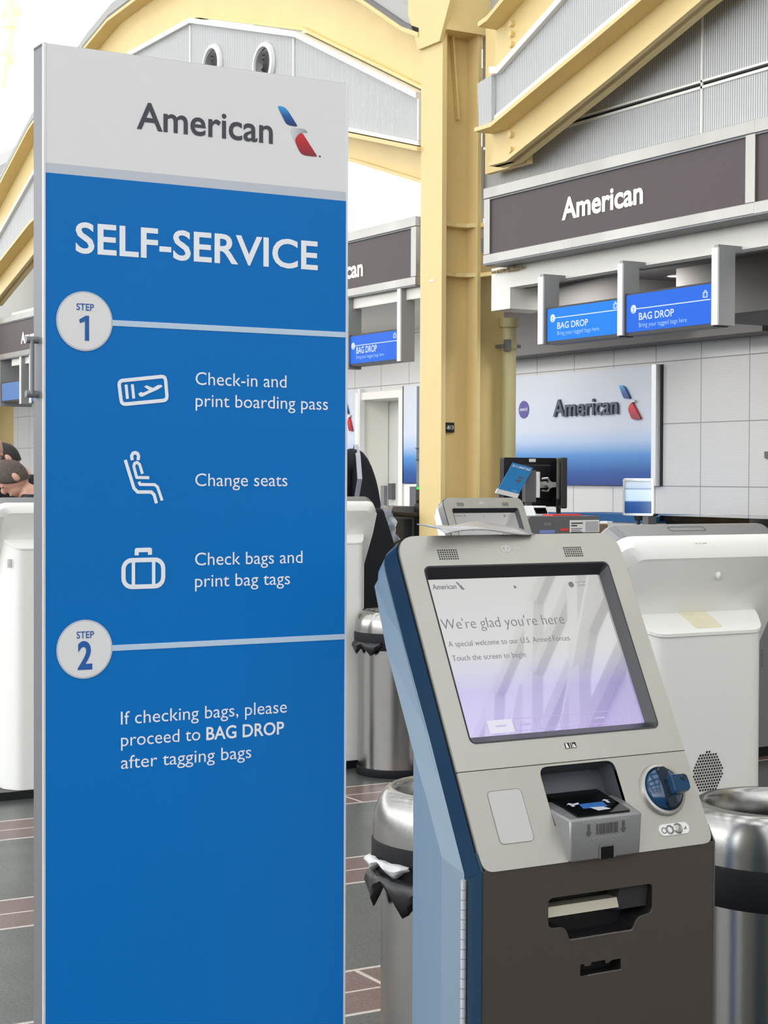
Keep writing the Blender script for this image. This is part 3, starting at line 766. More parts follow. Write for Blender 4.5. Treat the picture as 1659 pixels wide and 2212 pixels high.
# pictograms
q = MB(); P2 = lambda x, y: FP.px(*Z1(x, y, 100, 780))
pts = [P2(*p) for p in ((392, 108), (645, 82), (656, 212), (408, 236))]
stroke(q, FP, rpoly(pts, .008, 3), .0066, closed=True)
stroke(q, FP, [P2(432, 128), P2(440, 205)], .0056); stroke(q, FP, [P2(466, 126), P2(474, 203)], .0056)
q.poly([FP.p(*P2(*p), .0008) for p in ((498, 178), (507, 192), (520, 194), (555, 176), (600, 157), (630, 138), (624, 129), (604, 131), (578, 146), (545, 132), (530, 138), (556, 158), (525, 172), (512, 168))])
obj('pictogram', q, M_INKW, face); q = MB()
stroke(q, FP, [P2(*p) for p in ((428, 537), (475, 690), (495, 711), (570, 711), (585, 727), (597, 772))], .0062)
stroke(q, FP, [P2(*p) for p in ((466, 538), (462, 515), (470, 501), (482, 497), (495, 503), (500, 516), (497, 538))], .0062)
stroke(q, FP, [P2(*p) for p in ((521, 612), (506, 562), (492, 550), (478, 556), (474, 572), (490, 632), (558, 633))], .0055)
stroke(q, FP, [P2(*p) for p in ((502, 655), (508, 670), (588, 671), (603, 684), (628, 757))], .0055)
obj('pictogram', q, M_INKW, face); q = MB()
P3 = lambda x, y: FP.px(*Z1(x, y, 100, 1110))
a = P3(418, 398); bq = P3(634, 248)
stroke(q, FP, rrect(a[0], bq[0], a[1], bq[1], .016, 5), .0082, closed=True)
for x in (472, 582): u_, _ = P3(x, 300); stroke(q, FP, [(u_, a[1]), (u_, bq[1])], .0066)
stroke(q, FP, [P3(490, 225), P3(490, 197), P3(562, 195), P3(562, 222)], .008)
obj('pictogram', q, M_INKW, face)
# grab handle on the side of the frame
z0, z1 = at(80, 852, 'x', sx0)[2], at(80, 735, 'x', sx0)[2]
hy = SIGN_Y+.028
g = MB()
for z in (z0, z1): g.cyl((sx0+.001, hy, z), (sx0-.022, hy, z), .0065, seg=14)
g.tube([(sx0-.012, hy-.004, z0), (sx0-.012, hy-.004, z1)], .0038, 10)
obj('handle', g, M_GREYP, t, smooth=True)

# ================================================================== SELF-SERVICE KIOSK (built once, front towards -y)
KX, KY = 1.818, 2.36
ANG = math.atan(.53)
KN = 'airport check-in kiosks'
t = thing('check_in_kiosk', 'large check-in kiosk with lit touchscreen in the right foreground', 'kiosk', (KX, KY, 0), group=KN)
K = t
FK = Fr((0, .001, .903), (1, 0, 0), (0, math.sin(ANG), math.cos(ANG)))     # sloping fascia, n points at the user
TT = .614
def kobj(name, mb, mt, parent=None, **k): return obj(name, mb, mt, parent or t, local=True, **k)
# side profile of the dark metal band, extruded right across the machine
def fpt(tt, dep):                               # y,z of a point at slope length tt and depth dep behind the fascia
    q = FK.p(0, tt, -dep); return (q.y, q.z)
def rr_slab(x, t0, t1, r, d0, d1, inset=0.0, k=6):
    pts = rrect(-x, x, t0, t1, r, k)
    return pts
g = MB()
out = rpoly([(-.25, -.0), (.25, -.0), (.25, TT), (-.25, TT)], [0, 0, .045, .045], 6)
loops = []
for dep, ins in ((.003, 0.0), (.052, 0.0)):
    loops.append([FK.p(a*(1-ins), b_ if b_ > .1 else b_, -dep) for a, b_ in out])
g.loft(loops, caps=False)
band = kobj('head_band', g, M_KBAND, smooth=True, sharp=30)
# lower body sides: grey metal edge behind the door
fe = [(-.002, .04), (.0498, .04), (.0498, .93), (.016, .93), (-.002, .903)]
for s_ in (-1, 1): kobj('front_edge', MB().prism(fe, 'x', s_*.2497, s_*.2475), M_KBAND)
# white shell of the head, tapering towards its back
g = MB(); loops = []
for dep, inx, int_ in ((.0525, .0, .0), (.0535, .001, .0), (.080, .0, .012), (.097, .03, .034)):
    ob = rpoly([(-.25-.003*min(1, dep/.08)+inx, .19), (.25+.003*min(1, dep/.08)-inx, .19), (.25+.003*min(1, dep/.08)-inx, TT-int_), (-.25-.003*min(1, dep/.08)+inx, TT-int_)], [0, 0, .05, .05], 6)
    loops.append([FK.p(a, b_, -dep) for a, b_ in ob])
g.loft(loops)
kobj('head_shell', g, M_KSHELL, smooth=True, sharp=28)
# pedestal: splayed light strip next to the grey edge, then a flat side
g = MB()
for s_ in (-1, 1):
    strip_o = [(-.0+.0495, .04), (.0495, .889), (.123, 1.029), (.16, 1.10), fpt(.45, .0525), fpt(.575, .0525)]
    strip_i = [(.100, .04), (.100, .909), (.147, .996), (.193, 1.073), fpt(.44, .0965), fpt(.56, .0965)]
    bx_ = [.263, .263, .263, .263, .261, .2525]
    for i in range(5):
        a0, a1 = strip_o[i], strip_o[i+1]; b0, b1 = strip_i[i], strip_i[i+1]
        g.poly([(s_*.2503, *a0), (s_*.2503, *a1), (s_*bx_[i+1], *b1), (s_*bx_[i], *b0)])
        if i > 2: g.poly([(s_*bx_[i], *b0), (s_*bx_[i+1], *b1), (s_*.22, *b1), (s_*.22, *b0)])
    g.poly([(s_*.263, *p) for p in ((.1, .04), (.100, .909), (.147, .996), (.193, 1.073), (.193, .04))])
g.poly([(-.263, .193, .04), (.263, .193, .04), (.263, .193, 1.073), (-.263, .193, 1.073)])
g.poly([(-.25, .0495, .04), (.25, .0495, .04), (.263, .1, .04), (.263, .193, .04), (-.263, .193, .04), (-.263, .1, .04)])
g.poly([(-.25, .16, 1.10), (.25, .16, 1.10), (.263, .193, 1.073), (-.263, .193, 1.073)])
kobj('pedestal_shell', g, M_KSHELL)
# rear bump with a sloping top shelf
bump = [(-.205, .19), (-.205, .285), (-.155, .365), (.155, .365), (.205, .285), (.205, .19)]
bump = rpoly(bump, [0, .03, .03, .03, .03, 0], 4)
g = MB()
def zl(y): return 1.196+.5*(.365-y)
g.loft([[(x, y, .04) for x, y in bump], [(x, y, zl(y) if y > .25 else 1.15) for x, y in bump]])
rb = kobj('rear_housing', g, M_KSHELL, bevel=.003, smooth=True)
ld = [(x*1.012, y+.003 if y > .2 else .262) for x, y in bump]
g = MB(); g.loft([[(x, y, zl(y)+.0005) for x, y in ld], [(x, y, zl(y)+.008) for x, y in ld]])
g2 = [(-.205, .20), (.205, .20)]
kobj('shelf_lid', g, M_KSHELL, rb, bevel=.002)
FB = Fr((0, .3655, 0), (-1, 0, 0), (0, 0, 1))      # rear plane seen from behind
g = MB()
for i in range(-7, 8):
    for j in range(-6, 8):
        u_ = i*.0076+(.0038 if j % 2 else 0); v_ = j*.0066
        if (u_/.044)**2+(v_/.047)**2 < 1 and abs(u_) < .056-.5*max(0, v_): disc(g, FB, u_-.004, .884+v_, .0027, h=.0014, seg=10)
kobj('vent_holes', g, M_BLACK, rb)
g = MB()
for s_ in (-1, 1):
    fcs = Fr((s_*.183, .331, 0), (-.53, .848*s_, 0), (0, 0, 1))
    for i in range(5):
        for j in range(7):
            disc(g, fcs, (i-2)*.006, 1.13+(j-3)*.006, .0022, h=.004, seg=8)
    kobj('corner_vent', g, M_BLACK, rb); g = MB()
obj_base = MB().box(-.27, .27, -.004, .37, 0, .04)
kobj('base_plinth', obj_base, M_BLACK)
# stainless fascia: screen panel with an opening, reader panel with a reader opening
g = MB()
so = rpoly([(-.246, .1705), (.246, .1705), (.246, TT-.002), (-.246, TT-.002)], [.001, .001, .042, .042], 6)
plate(g, FK, [so, rrect(-.2055, .2055, .2165, .552, .012, 4)], -.003, .002)
scrp = kobj('screen_panel', g, M_FASC, bevel=.0012)
g = MB()
lo = rpoly([(-.246, -.004), (.246, -.004), (.246, .1690), (-.246, .1690)], [.022, .022, .001, .001], 5)
rop = rpoly([(-.0815, .060), (.0815, .060), (.0815, .165), (-.0815, .165)], [0, 0, .018, .018], 5)
plate(g, FK, [lo, rop], -.003, .002)
readp = kobj('reader_panel', g, M_FASC2, bevel=.0012)
kobj('panel_gasket', plate(MB(), FK, [rpoly([(-.2485, -.007), (.2485, -.007), (.2485, TT-.001), (-.2485, TT-.001)], [.024, .024, .043, .043], 6), rrect(-.2, .2, .2, .56, .02, 3), rop], -.006, -.003), M_BLACK)
# bezel funnel and recessed display
def funnel(mb, o_, i_, h0, h1):
    n = len(o_)
    for k in range(n):
        j = (k+1) % n
        mb.poly([FK.p(*o_[k], h0), FK.p(*o_[j], h0), FK.p(*i_[j], h1), FK.p(*i_[k], h1)])
g = MB()
o_ = rrect(-.2055, .2055, .2165, .552, .012, 4); i_ = rrect(-.191, .191, .2343, .5335, .003, 4)
o2 = rrect(-.2030, .2030, .2195, .549, .010, 4)
funnel(g, o_, o2, .003, .0025); funnel(g, o2, i_, .0025, -.0165)
bez = kobj('screen_bezel', g, M_BEZEL)
g = MB().poly([FK.p(*p, -.0165) for p in ((-.193, .232), (.193, .232), (.193, .536), (-.193, .536))])
disp = kobj('display', g, M_SCREEN)
# everything shown on the display (positions measured on the fascia plane, shifted for the recess)
HD = -.0158
def D(u_, v_): return (u_+.0129, v_+.0068)
def dtext(mb, s_, u0, u1, v_, cap, wgt):
    a_ = D(u0, v_); b_ = D(u1, v_); text(mb, FK, s_, a_[0], b_[0], a_[1], cap, wgt, HD)
for args in (("We're glad you're here", -.1998, .066, .4298, .0200, -.016), ('A special welcome to our U.S. Armed Forces', -.1967, .0664, .3965, .0105, -.012),
             ('Touch the screen to begin', -.1963, -.0406, .3695, .0105, -.012), ('American', -.1977, -.1480, .5075, .0098, 0),
             ('Local Time', .118, .142, .511, .0038, -.01), ('1:03 PM', .121, .139, .504, .0038, -.01)):
    g = MB(); dtext(g, *args); kobj('screen_text', g, M_SCRT, disp)
c_ = D(.1066, .508); kobj('screen_globe', disc(MB(), FK, c_[0], c_[1], .0058, h=HD), M_SCRT, disp)
c_ = D(-.020, .507); g = MB().poly([FK.p(c_[0]-.003, c_[1]+.004, HD), FK.p(c_[0]-.003, c_[1]-.003, HD), FK.p(c_[0]+.003, c_[1]-.001, HD)]); kobj('screen_pointer', g, M_SCRT, disp)
a_ = D(-.146, .5055); b_ = D(-.131, .5205)
for k_ in ('blue', 'silv', 'red'):
    pass
g = MB()
for k_ in ('blue', 'silv', 'red'):
    g.poly([FK.p(a_[0]+x*(b_[0]-a_[0]), a_[1]+y*(b_[1]-a_[1]), HD) for x, y in LP[k_]])
kobj('screen_mark', g, M_SCRT, disp)
g = MB()
a_ = D(-.1617, .2312); b_ = D(-.1090, .2554); g.poly([FK.p(*p, HD) for p in ((a_[0], a_[1]), (b_[0], a_[1]), (b_[0], b_[1]), (a_[0], b_[1]))])
kobj('screen_button', g, M_SCRL, disp)
g = MB()
for u0, u1 in ((-.105, -.058), (-.052, -.006), (-.0, .045), (.055, .105), (.112, .135)):
    a_ = D(u0, .233); b_ = D(u1, .2555); stroke(g, FK, rrect(a_[0], b_[0], a_[1], b_[1], .002, 2), .0009, HD, True)
for u0, u1 in ((-.146, -.124), (-.092, -.072), (.068, .092)):
    a_ = D(u0, .2425); b_ = D(u1, .2455); g.poly([FK.p(*p, HD+.0004) for p in ((a_[0], a_[1]), (b_[0], a_[1]), (b_[0], b_[1]), (a_[0], b_[1]))])
kobj('screen_outline', g, M_SCRO, disp)
# speaker grilles, maker's mark, sticker
for u0 in (-.1465, .1322):
    g = MB()
    for i in range(9):
        for j in range(5): disc(g, FK, u0+(i-4)*.0048+0.0*j, .5739+(j-2)*.0043, .0016, h=.0025, seg=10)
    kobj('speaker_grille', g, M_BLACK, scrp)
g = MB(); ring(g, FK, -.0228, .5828, .0042, .0062, h=.0026); ring(g, FK, -.0158, .5828, .0042, .0062, h=.0026); disc(g, FK, -.0193, .5828, .0022, h=.0026)
text(g, FK, 'NCR', -.0085, .0118, .5795, .0066, .0, .0026)
kobj('maker_mark', g, M_WHITE, scrp)
g = MB().poly([FK.p(*p, .0028) for p in ((-.0136, .1935), (.0104, .1935), (.0104, .204), (-.0136, .204))])
sk = kobj('barcode_sticker', g, M_BLACK, scrp)
g = MB()
for u0, u1, v0, v1 in ((-.0122, -.0062, .1943, .2032), (.0032, .0092, .1943, .2005)): g.poly([FK.p(*p, .0032) for p in ((u0, v0), (u1, v0), (u1-.003, v1), (u0, v1))])
g.poly([FK.p(*p, .0032) for p in ((-.0035, .1935), (-.0022, .1935), (-.0022, .204), (-.0035, .204))]).poly([FK.p(*p, .0032) for p in ((.0006, .1935), (.0018, .1935), (.0018, .204), (.0006, .204))])
kobj('sticker_print', g, M_PAPER, sk)
# blank outlined plate at left
g = MB(); plate(g, FK, [rrect(-.199, -.1305, .0396, .1314, .008, 5)], .002, .0026)
bp_ = kobj('blank_plate', g, mat('blank_plate_grey', (190, 190, 188), .4, metal=.4), readp)
g = MB(); stroke(g, FK, rrect(-.1993, -.1302, .0393, .1317, .0082, 5), .0007, .0027, True); kobj('plate_outline', g, M_DGREYP, bp_)
# document reader: recess behind the opening and projecting housing
g = MB()
o_ = rop; i_ = [(a*.97, .064 if b_ < .1 else b_-.004) for a, b_ in rop]
funnel(g, o_, o_, .0, -.004)
bk = [(a, b_) for a, b_ in rop]
n_ = len(rop)
for k in range(n_):
    j = (k+1) % n_; g.poly([FK.p(*rop[k], .001), FK.p(*rop[j], .001), FK.p(*rop[j], -.045), FK.p(*rop[k], -.045)])
g.poly([FK.p(*p, -.045) for p in rop])
kobj('reader_recess', g, M_RECESS, readp)
zb_, zf_ = .9835, .971
yb_ = FK.p(0, .0905, 0).y+.035
def hloop(y, z, x): return (x, y, z)
g = MB()
hb = .899
HX = .0755
prof_top = [(-.0815, yb_, .988), (.0815, yb_, .988), (.0815, .044, .9835), (HX, -.008, .972), (-HX, -.008, .972), (-.0815, .044, .9835)]
prof_mid = [(-.0815, yb_, .985), (.0815, yb_, .985), (.0822, .044, .980), (HX+.001, -.0105, .968), (-HX-.001, -.0105, .968), (-.0822, .044, .980)]
prof_bot = [(-.0765, .03, hb), (.0765, .03, hb), (.0765, .006, hb), (.0725, -.0100, hb+.001), (-.0725, -.0100, hb+.001), (-.0765, .006, hb)]
g.loft([prof_bot, prof_mid, prof_top])
hous = kobj('reader_housing', g, M_HOUS, readp, bevel=.0035, smooth=True)
# glass bed with printed card picture
top_o = Vector((0, .018, .979)); vdir = Vector((0, .052, .0115)).normalized()
FT = Fr((0, -.008, .9722), (1, 0, 0), vdir)
g = MB(); plate(g, FT, [rrect(-.056, .058, .006, .105, .003, 3)], -.001, .003)
gl = kobj('reader_glass', g, M_BLACKG, hous)
g = MB().poly([FT.p(*p, .0036) for p in ((-.022, .050), (.030, .050), (.026, .030), (-.026, .030))]); kobj('glass_picture', g, mat('picture_blue', (36, 92, 160), .4), gl)
g = MB().poly([FT.p(*p, .004) for p in ((-.012, .032), (.016, .030), (.024, .018), (-.004, .016))])
g.poly([FT.p(*p, .004) for p in ((-.038, .052), (-.018, .056), (-.022, .049), (-.036, .046))])
for s_ in (-.046, .030):
    g.poly([FT.p(*p, .004) for p in ((s_, .052), (s_+.008, .058), (s_+.016, .052), (s_+.011, .052), (s_+.011, .042), (s_+.005, .042), (s_+.005, .052))])
kobj('glass_marking', g, mat('picture_pale', (176, 182, 190), .5), gl)
FH = Fr((0, -.0108, 0), (1, 0, 0), (0, 0, 1))
g = MB()
for i in range(9): wv = (.0018, .0010, .0026)[i % 3]; u_ = -.020+i*.0052; g.poly([FH.p(u_-wv, .943, .0006), FH.p(u_+wv, .943, .0006), FH.p(u_+wv, .961, .0006), FH.p(u_-wv, .961, .0006)])
for u_ in (-.038, .036): g.poly([FH.p(u_+a, .941+c_, .0006) for a, c_ in ((0, 0), (.006, .008), (.0025, .008), (.0025, .021), (-.0025, .021), (-.0025, .008), (-.006, .008))])
for (uu, vv) in [(random.uniform(-.05, .05), .9645+random.choice((0, .0025))) for _ in range(22)] + [(random.uniform(-.045, .045), .937+random.choice((0, .0025))) for _ in range(14)]: pass
kobj('embossed_barcode', g, mat('embossed_dark', (84, 84, 86), .5), hous)
g = MB()
for i in range(26): disc(g, FH, -.05+i*.004, .9648+(.0018 if (i*7) % 3 == 0 else 0), .0006, h=.0007, seg=6)
for i in range(20): disc(g, FH, -.04+i*.004, .938-(.0018 if (i*5) % 3 == 0 else 0), .0006, h=.0007, seg=6)
kobj('braille_dots', g, M_WHITE, hous)
g = MB(); g.box(-.0115, .0135, -.0122, -.0095, .900, .9205); kobj('scanner_window', g, M_BLACKG, hous)
g = MB(); stroke(g, FH, [(-.0145, .901), (-.0145, .9205), (-.012, .924), (.014, .924), (.0165, .9205), (.0165, .901)], .003, .001); kobj('window_lip', g, M_GREYP, hous)
# round card reader
def on_fascia(prof, u_, v_, seg=48):
    mb = MB()
    loops = [[FK.p(u_+r*math.cos(2*PI*i/seg), v_+r*math.sin(2*PI*i/seg), h_) for i in range(seg)] for r, h_ in prof]
    mb.loft(loops, caps=False); return mb
cu_, cv_ = .1662, .1012
g = on_fascia([(.048, .0), (.048, .006), (.046, .010), (.041, .011), (.0395, .008), (.0395, .0)], cu_, cv_)
cr_ = kobj('card_reader_ring', g, M_SILVER, readp, smooth=True)
g = on_fascia([(.0395, .006), (.036, .014), (.026, .020), (.012, .022), (.0001, .022)], cu_, cv_)
kb = kobj('card_reader', g, M_RBLUE, cr_, smooth=True)
g = MB()                                       # vertical dark channel through the dome
g.loft([[FK.p(cu_+a, cv_+c_, h_) for a, c_ in rrect(-.011, .009, -.037, .037, .009, 4)] for h_ in (.004, .0235)])
kobj('card_slot', g, M_RBLUED, kb, smooth=True)
g = MB()                                       # raised nose on the right half
nose = rpoly([(.002, -.017), (.036, -.015), (.038, .0), (.036, .017), (.002, .018)], [.004, .006, .01, .006, .004], 4)
g.loft([[FK.p(cu_+a, cv_+c_, .012) for a, c_ in nose], [FK.p(cu_+a, cv_+c_, .034) for a, c_ in nose], [FK.p(cu_+a*.97+.0005, cv_+c_*.9, .038) for a, c_ in nose]])
ns = kobj('reader_nose', g, M_RBLUE, kb, smooth=True)
g = on_fascia([(.0055, .038), (.0055, .0395), (.0001, .0397)], cu_+.026, cv_+.010, 20); kobj('nose_dot', g, M_RBLUED, kb)
# headphone jack plate
g = MB(); plate(g, FK, [rrect(.133, .2005, .0183, .0392, .0104, 6)], .002, .0036)
jp = kobj('jack_plate', g, M_WHITE, readp)
kobj('volume_button', on_fascia([(.0098, .0036), (.0098, .005), (.0075, .0068), (.0068, .0054), (.0001, .0066)], .1745, .0288, 28), M_SILVER, jp, smooth=True)
kobj('headphone_jack', on_fascia([(.0085, .0036), (.0085, .0046), (.006, .0052), (.0045, .002), (.0001, .0015)], .1565, .0284, 28), M_GREYP, jp, smooth=True)
g = MB(); ring(g, FK, .1435, .028, .0042, .0058, h=.004, seg=20); g.poly([FK.p(*p, .004) for p in ((.187, .026), (.194, .026), (.194, .0315))]); kobj('jack_symbol', g, M_DGREYP, jp)
# lower door with receipt opening; dark floor reflection put into its colour
FD = Fr((0, 0, 0), (1, 0, 0), (0, 0, 1))
slot = rpoly([(-.1135, .842), (.110, .842), (.110, .791), (.078, .788), (.066, .767), (-.069, .767), (-.078, .790), (-.1135, .791)], [.010, .010, .012, .012, .006, .003, .012, .012], 4)
slot2 = [(-.046, .7005), (.042, .7005), (.042, .7195), (.022, .7195), (.014, .7155), (.009, .7155), (.008, .7215), (-.022, .7215), (-.024, .7165), (-.036, .7165), (-.038, .7205), (-.046, .7205)]
g = MB(); plate(g, FD, [rpoly([(-.2485, .05), (.2485, .05), (.2485, .902), (-.2485, .902)], .003, 2), slot, slot2], -.004, 0.0)
door = kobj('front_door', g, M_KDOOR, bevel=.0008)
g = MB()
n_ = len(slot)
for k in range(n_):
    j = (k+1) % n_; g.poly([FD.p(*slot[k], -.003), FD.p(*slot[j], -.003), FD.p(*slot[j], -.05), FD.p(*slot[k], -.05)])
g.poly([FD.p(*p, -.05) for p in slot])
ch = kobj('receipt_chute', g, M_BLACK, door)
g = MB().prism([(.018, .822), (.012, .806), (.03, .803), (.045, .822)], 'x', -.1125, .045); kobj('chute_bar', g, mat('pale_bar', (196, 190, 172), .35, metal=.4), ch)
g = MB().prism([(.012, .84), (.018, .80), (.046, .792), (.046, .84)], 'x', .046, .109); kobj('chute_guide', g, mat('smoked_plastic', (58, 58, 60), .2), ch)
g = MB().box(-.069, .066, -.001, .004, .7655, .7678); kobj('chute_lip', g, M_CHROME, ch)
g = MB()
for k in range(len(slot2)):
    j = (k+1) % len(slot2); g.poly([FD.p(*slot2[k], -.003), FD.p(*slot2[j], -.003), FD.p(*slot2[j], -.03), FD.p(*slot2[k], -.03)])
g.poly([FD.p(*p, -.03) for p in slot2]); s2 = kobj('lower_slot', g, M_BLACK, door)
kobj('slot_lip', MB().box(-.03, .042, -.001, .002, .7, .7012), M_SILVER, s2)
# continuous hinge on the left side of the door
hg = MB()
z = .88
while z > .06:
    for i in range(2):
        hg.cyl((-.2535, .047, z), (-.2535, .047, z-.0155), .0052, seg=10); z -= .0165
hgo = kobj('door_hinge', hg, M_HINGE, smooth=True)
kobj('hinge_gap', MB().box(-.2515, -.2495, .036, .045, .05, .872), M_BLACK, hgo) if False else None

# the same machine elsewhere: one facing us behind, three seen from behind
copy_tree(K, (4.97, 7.2, 0), 0, 'small distant check-in kiosk facing us behind the near kiosk top')
KR = copy_tree(K, (2.615, 3.37, 0), PI, 'white back of the check-in kiosk at the right photo edge')
copy_tree(K, (4.40, 8.375, 0), PI, 'white back of a kiosk between blue sign and person in black')
copy_tree(K, (2.82, 8.375, 0), PI, 'white back of a kiosk left of the blue sign, below the heads')
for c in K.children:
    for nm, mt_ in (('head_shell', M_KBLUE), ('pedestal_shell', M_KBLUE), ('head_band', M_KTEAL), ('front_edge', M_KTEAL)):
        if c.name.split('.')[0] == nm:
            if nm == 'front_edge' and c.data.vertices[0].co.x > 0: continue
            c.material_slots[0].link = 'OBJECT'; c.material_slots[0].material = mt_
# extras only the right-hand machine shows
Rk = [c for c in KR.children]
def rk(name, mb, mt, **k): return obj(name, mb, mt, KR, local=True, **k)
FBK = Fr(FK.p(0, 0, -.0975), (-1, 0, 0), (0, math.sin(ANG), math.cos(ANG)))
g = MB(); FTp = Fr(FK.p(0, TT-.014, -.07), (-1, 0, 0), Vector((0, -.9, .44)))
tq = FK.p(0, TT-.011, -.08); nrm = None
FTp = Fr(FK.p(0, TT-.0115, -.0785), (-1, 0, 0), (0, -math.cos(ANG)*.0265/.03+.0, math.sin(ANG)*.0265/.03+.012/.03*.0))
text(g, FTp, 'DCA 504', -.033, .002, .002, .0062, -.005, .003); rk('asset_number', g, M_DGREYP)
g = MB(); plate(g, Fr((0, .365, zl(.365)+.008), (-1, 0, 0), (0, -1, .5)), [rrect(-.03, .05, .014, .097, .008, 3)], .0, .0012); rk('tape_patch', g, M_TAPE)
g = MB(); g.ell(FBK.p(.045, .535, .004), .0065, .006, .0085, 12, 8); rk('rear_knob', g, M_WHITE, smooth=True)
g = MB(); FTB = Fr(FK.p(0, TT, -.026), (-1, 0, 0), FK.n)
stroke(g, FTB, rrect(-.075, .03, -.006, .012, .006, 3), .0018, .0008, True); rk('recessed_grip', g, M_DGREYP)
# plastic sheet lying on top of the near kiosk
sh = MB(); LP_ = []
nU = 12
for i in range(nU+1):
    a = i/nU; row = []
    for j in range(5):
        c_ = j/4
        x = KX-.165+.215*a; y = KY+.245+.10*c_+.10*a*c_+.03*a
        zz = 1.457+.012*math.sin(a*5)*(1-c_)*.5 - .012*(c_ < .1)*.5 + .008*abs(a-.5)*2*(c_)
        row.append((x, y, zz))
    LP_.append(row)
vs = [p for r in LP_ for p in r]; fsx = [(i*5+j, (i+1)*5+j, (i+1)*5+j+1, i*5+j+1) for i in range(nU) for j in range(4)]
sh.add(vs, fsx)
o = obj('plastic_sheet', sh, M_FILM, smooth=True); tag(o, 'thin curled grey plastic sheet lying on top of the near kiosk', 'sheet')
sm = o.modifiers.new('thick', 'SOLIDIFY'); sm.thickness = .002

# ================================================================== STAINLESS BINS
def build_bin(label, x, y):
    t = thing('litter_bin', label, 'bin', (x, y, 0), group='round stainless litter bins')
    v = MB(); v.lathe([(.188, .03), (.194, .035), (.195, .66)], (x, y, 0), 64); obj('body', v, M_STEEL, t, smooth=True)
    v = MB(); v.lathe([(.0, .0), (.2, .0), (.205, .012), (.2, .04), (.19, .042)], (x, y, 0), 64); obj('base_ring', v, M_RUB, t, smooth=True)
    v = MB(); v.lathe([(.195, .655), (.214, .66), (.2165, .672), (.2165, .74), (.213, .745), (.19, .745)], (x, y, 0), 64); obj('bag_band', v, M_RUB, t, smooth=True)
    v = MB(); v.lathe([(.2135, .745), (.2135, .77), (.209, .805), (.199, .833), (.186, .850), (.176, .856), (.166, .854), (.160, .846), (.158, .80), (.157, .70)], (x, y, 0), 72); obj('funnel_lid', v, M_STEEL, t, smooth=True, sharp=60)
    v = MB(); v.lathe([(.0001, .45), (.15, .45), (.15, .72)], (x, y, 0), 48); obj('liner', v, M_BLACK, t, smooth=True)
    return t
B1 = build_bin('stainless litter bin tight behind the left side of the near kiosk', 2.126, 3.255)
B2 = copy_tree(B1, (2.62, 2.775, 0), label='stainless litter bin at the right photo edge below the white kiosk')
B3 = copy_tree(B1, (4.63, 7.79, 0), label='distant stainless litter bin standing on the floor behind the near kiosk')
def bag_flap(bx, by, ang, z0, mt, w_, drop, name, label, rad=.222):
    g = MB(); rows = []
    n = 10
    for i in range(n+1):
        a = ang+w_*(i/n-.5); row = []
        for j in range(5):
            c_ = j/4; zz = z0-drop*c_*(.65+.35*math.sin(i*1.1)); r = rad+.012*math.sin(c_*PI)+.004*math.sin(i*2.1+j)
            row.append((bx+r*math.cos(a), by+r*math.sin(a), zz))
        rows.append(row)
    g.add([p for r in rows for p in r], [(i*5+j, (i+1)*5+j, (i+1)*5+j+1, i*5+j+1) for i in range(n) for j in range(4)])
    o = obj(name, g, mt, smooth=True); tag(o, label, 'bag')
    s_ = o.modifiers.new('thick', 'SOLIDIFY'); s_.thickness = .003
va = math.atan2(-.5, -.866)                      # towards the camera
left_dir = math.atan2(.5, -.866)
bag_flap(2.126, 3.255, left_dir+.55, .712, mat('white_bag', (214, 214, 216), .35), .75, .035, 'bin_bag', 'scrap of white plastic bag poking out of the near bin band')
bag_flap(2.126, 3.255, left_dir+.62, .68, M_BLACK, 1.0, .085, 'bin_bag', 'black bag edge sagging below the band of the near bin', .219)
bag_flap(4.63, 7.79, left_dir+.75, .70, M_BLACK, .95, .07, 'bin_bag', 'black bag edge folded over the band of the distant bin', .219)

# ================================================================== WALL GRAPHICS BEHIND THE COUNTERS
FW = Fr((WU, 0, 0), (0, -1, 0), (0, 0, 1))
def wall_poster(label, u0, u1, v0, v1, U=WU-.03):
    t = thing('wall_poster', label, 'poster', (U, -(u0+u1)/2, v0), group='sky-blue wall posters')
    p = obj('print', MB().box(U, WU, -u1, -u0, v0, v1), M_POST, t)
    return t, p
a = FW.px(1417.3, 1049.7); bq = FW.px(1417.3, 789.5); l_ = FW.px(1095, 900)
t, p = wall_poster('large sky-blue American poster on the wall right of the column', l_[0], a[0], a[1], bq[1])
FQ = Fr((WU-.031, 0, 0), (0, -1, 0), (0, 0, 1))
ua_, va_ = FQ.px(1198.6, 899.6); ub_, vb_ = FQ.px(1337.8, 894.1)
q = MB(); capq = FQ.px(1210.7, 864)[1]-(va_+vb_)/2
me = glyph_mesh('American', .012, .5); xs = [k.co.x for k in me.vertices]; a0, a1 = min(xs), max(xs)
q.mesh_from(me, lambda c: FQ.p(ua_+(c.x-a0)*(ub_-ua_)/(a1-a0), (va_+vb_)/2+c.y*capq/_cap, .012+c.z*.024))
obj('raised_lettering', q, mat('slate_letters', (72, 82, 98), .4), p)
c0 = FQ.px(1341, 833); c1 = FQ.px(1388.4, 905.4)
airline_mark(p, FQ, c0[0], c1[0], c1[1], c0[1], .004, (None, mat('silver_mark', (205, 210, 216), .4), None), thick=.02)
cc = FQ.px(1132, 885); ct = FQ.px(1132, 866)
o = obj('purple_disc', disc(MB(), FQ, cc[0], cc[1], ct[1]-cc[1], h=.004), M_PURP, p)
q = text(MB(), FQ, 'oneworld', cc[0]-.062, cc[0]+.062, cc[1]-.012, .036, .0, .006); obj('disc_lettering', q, M_INKW, p)
r0 = FW.px(1418.8, 900)[0]; r1 = FW.px(1428.4, 900)[0]; r2 = FW.px(1432.8, 900)[0]
obj('edge_rail', MB().box(WU-.06, WU, -r1, -r0, a[1], bq[1]+.005), M_ALUL, t)
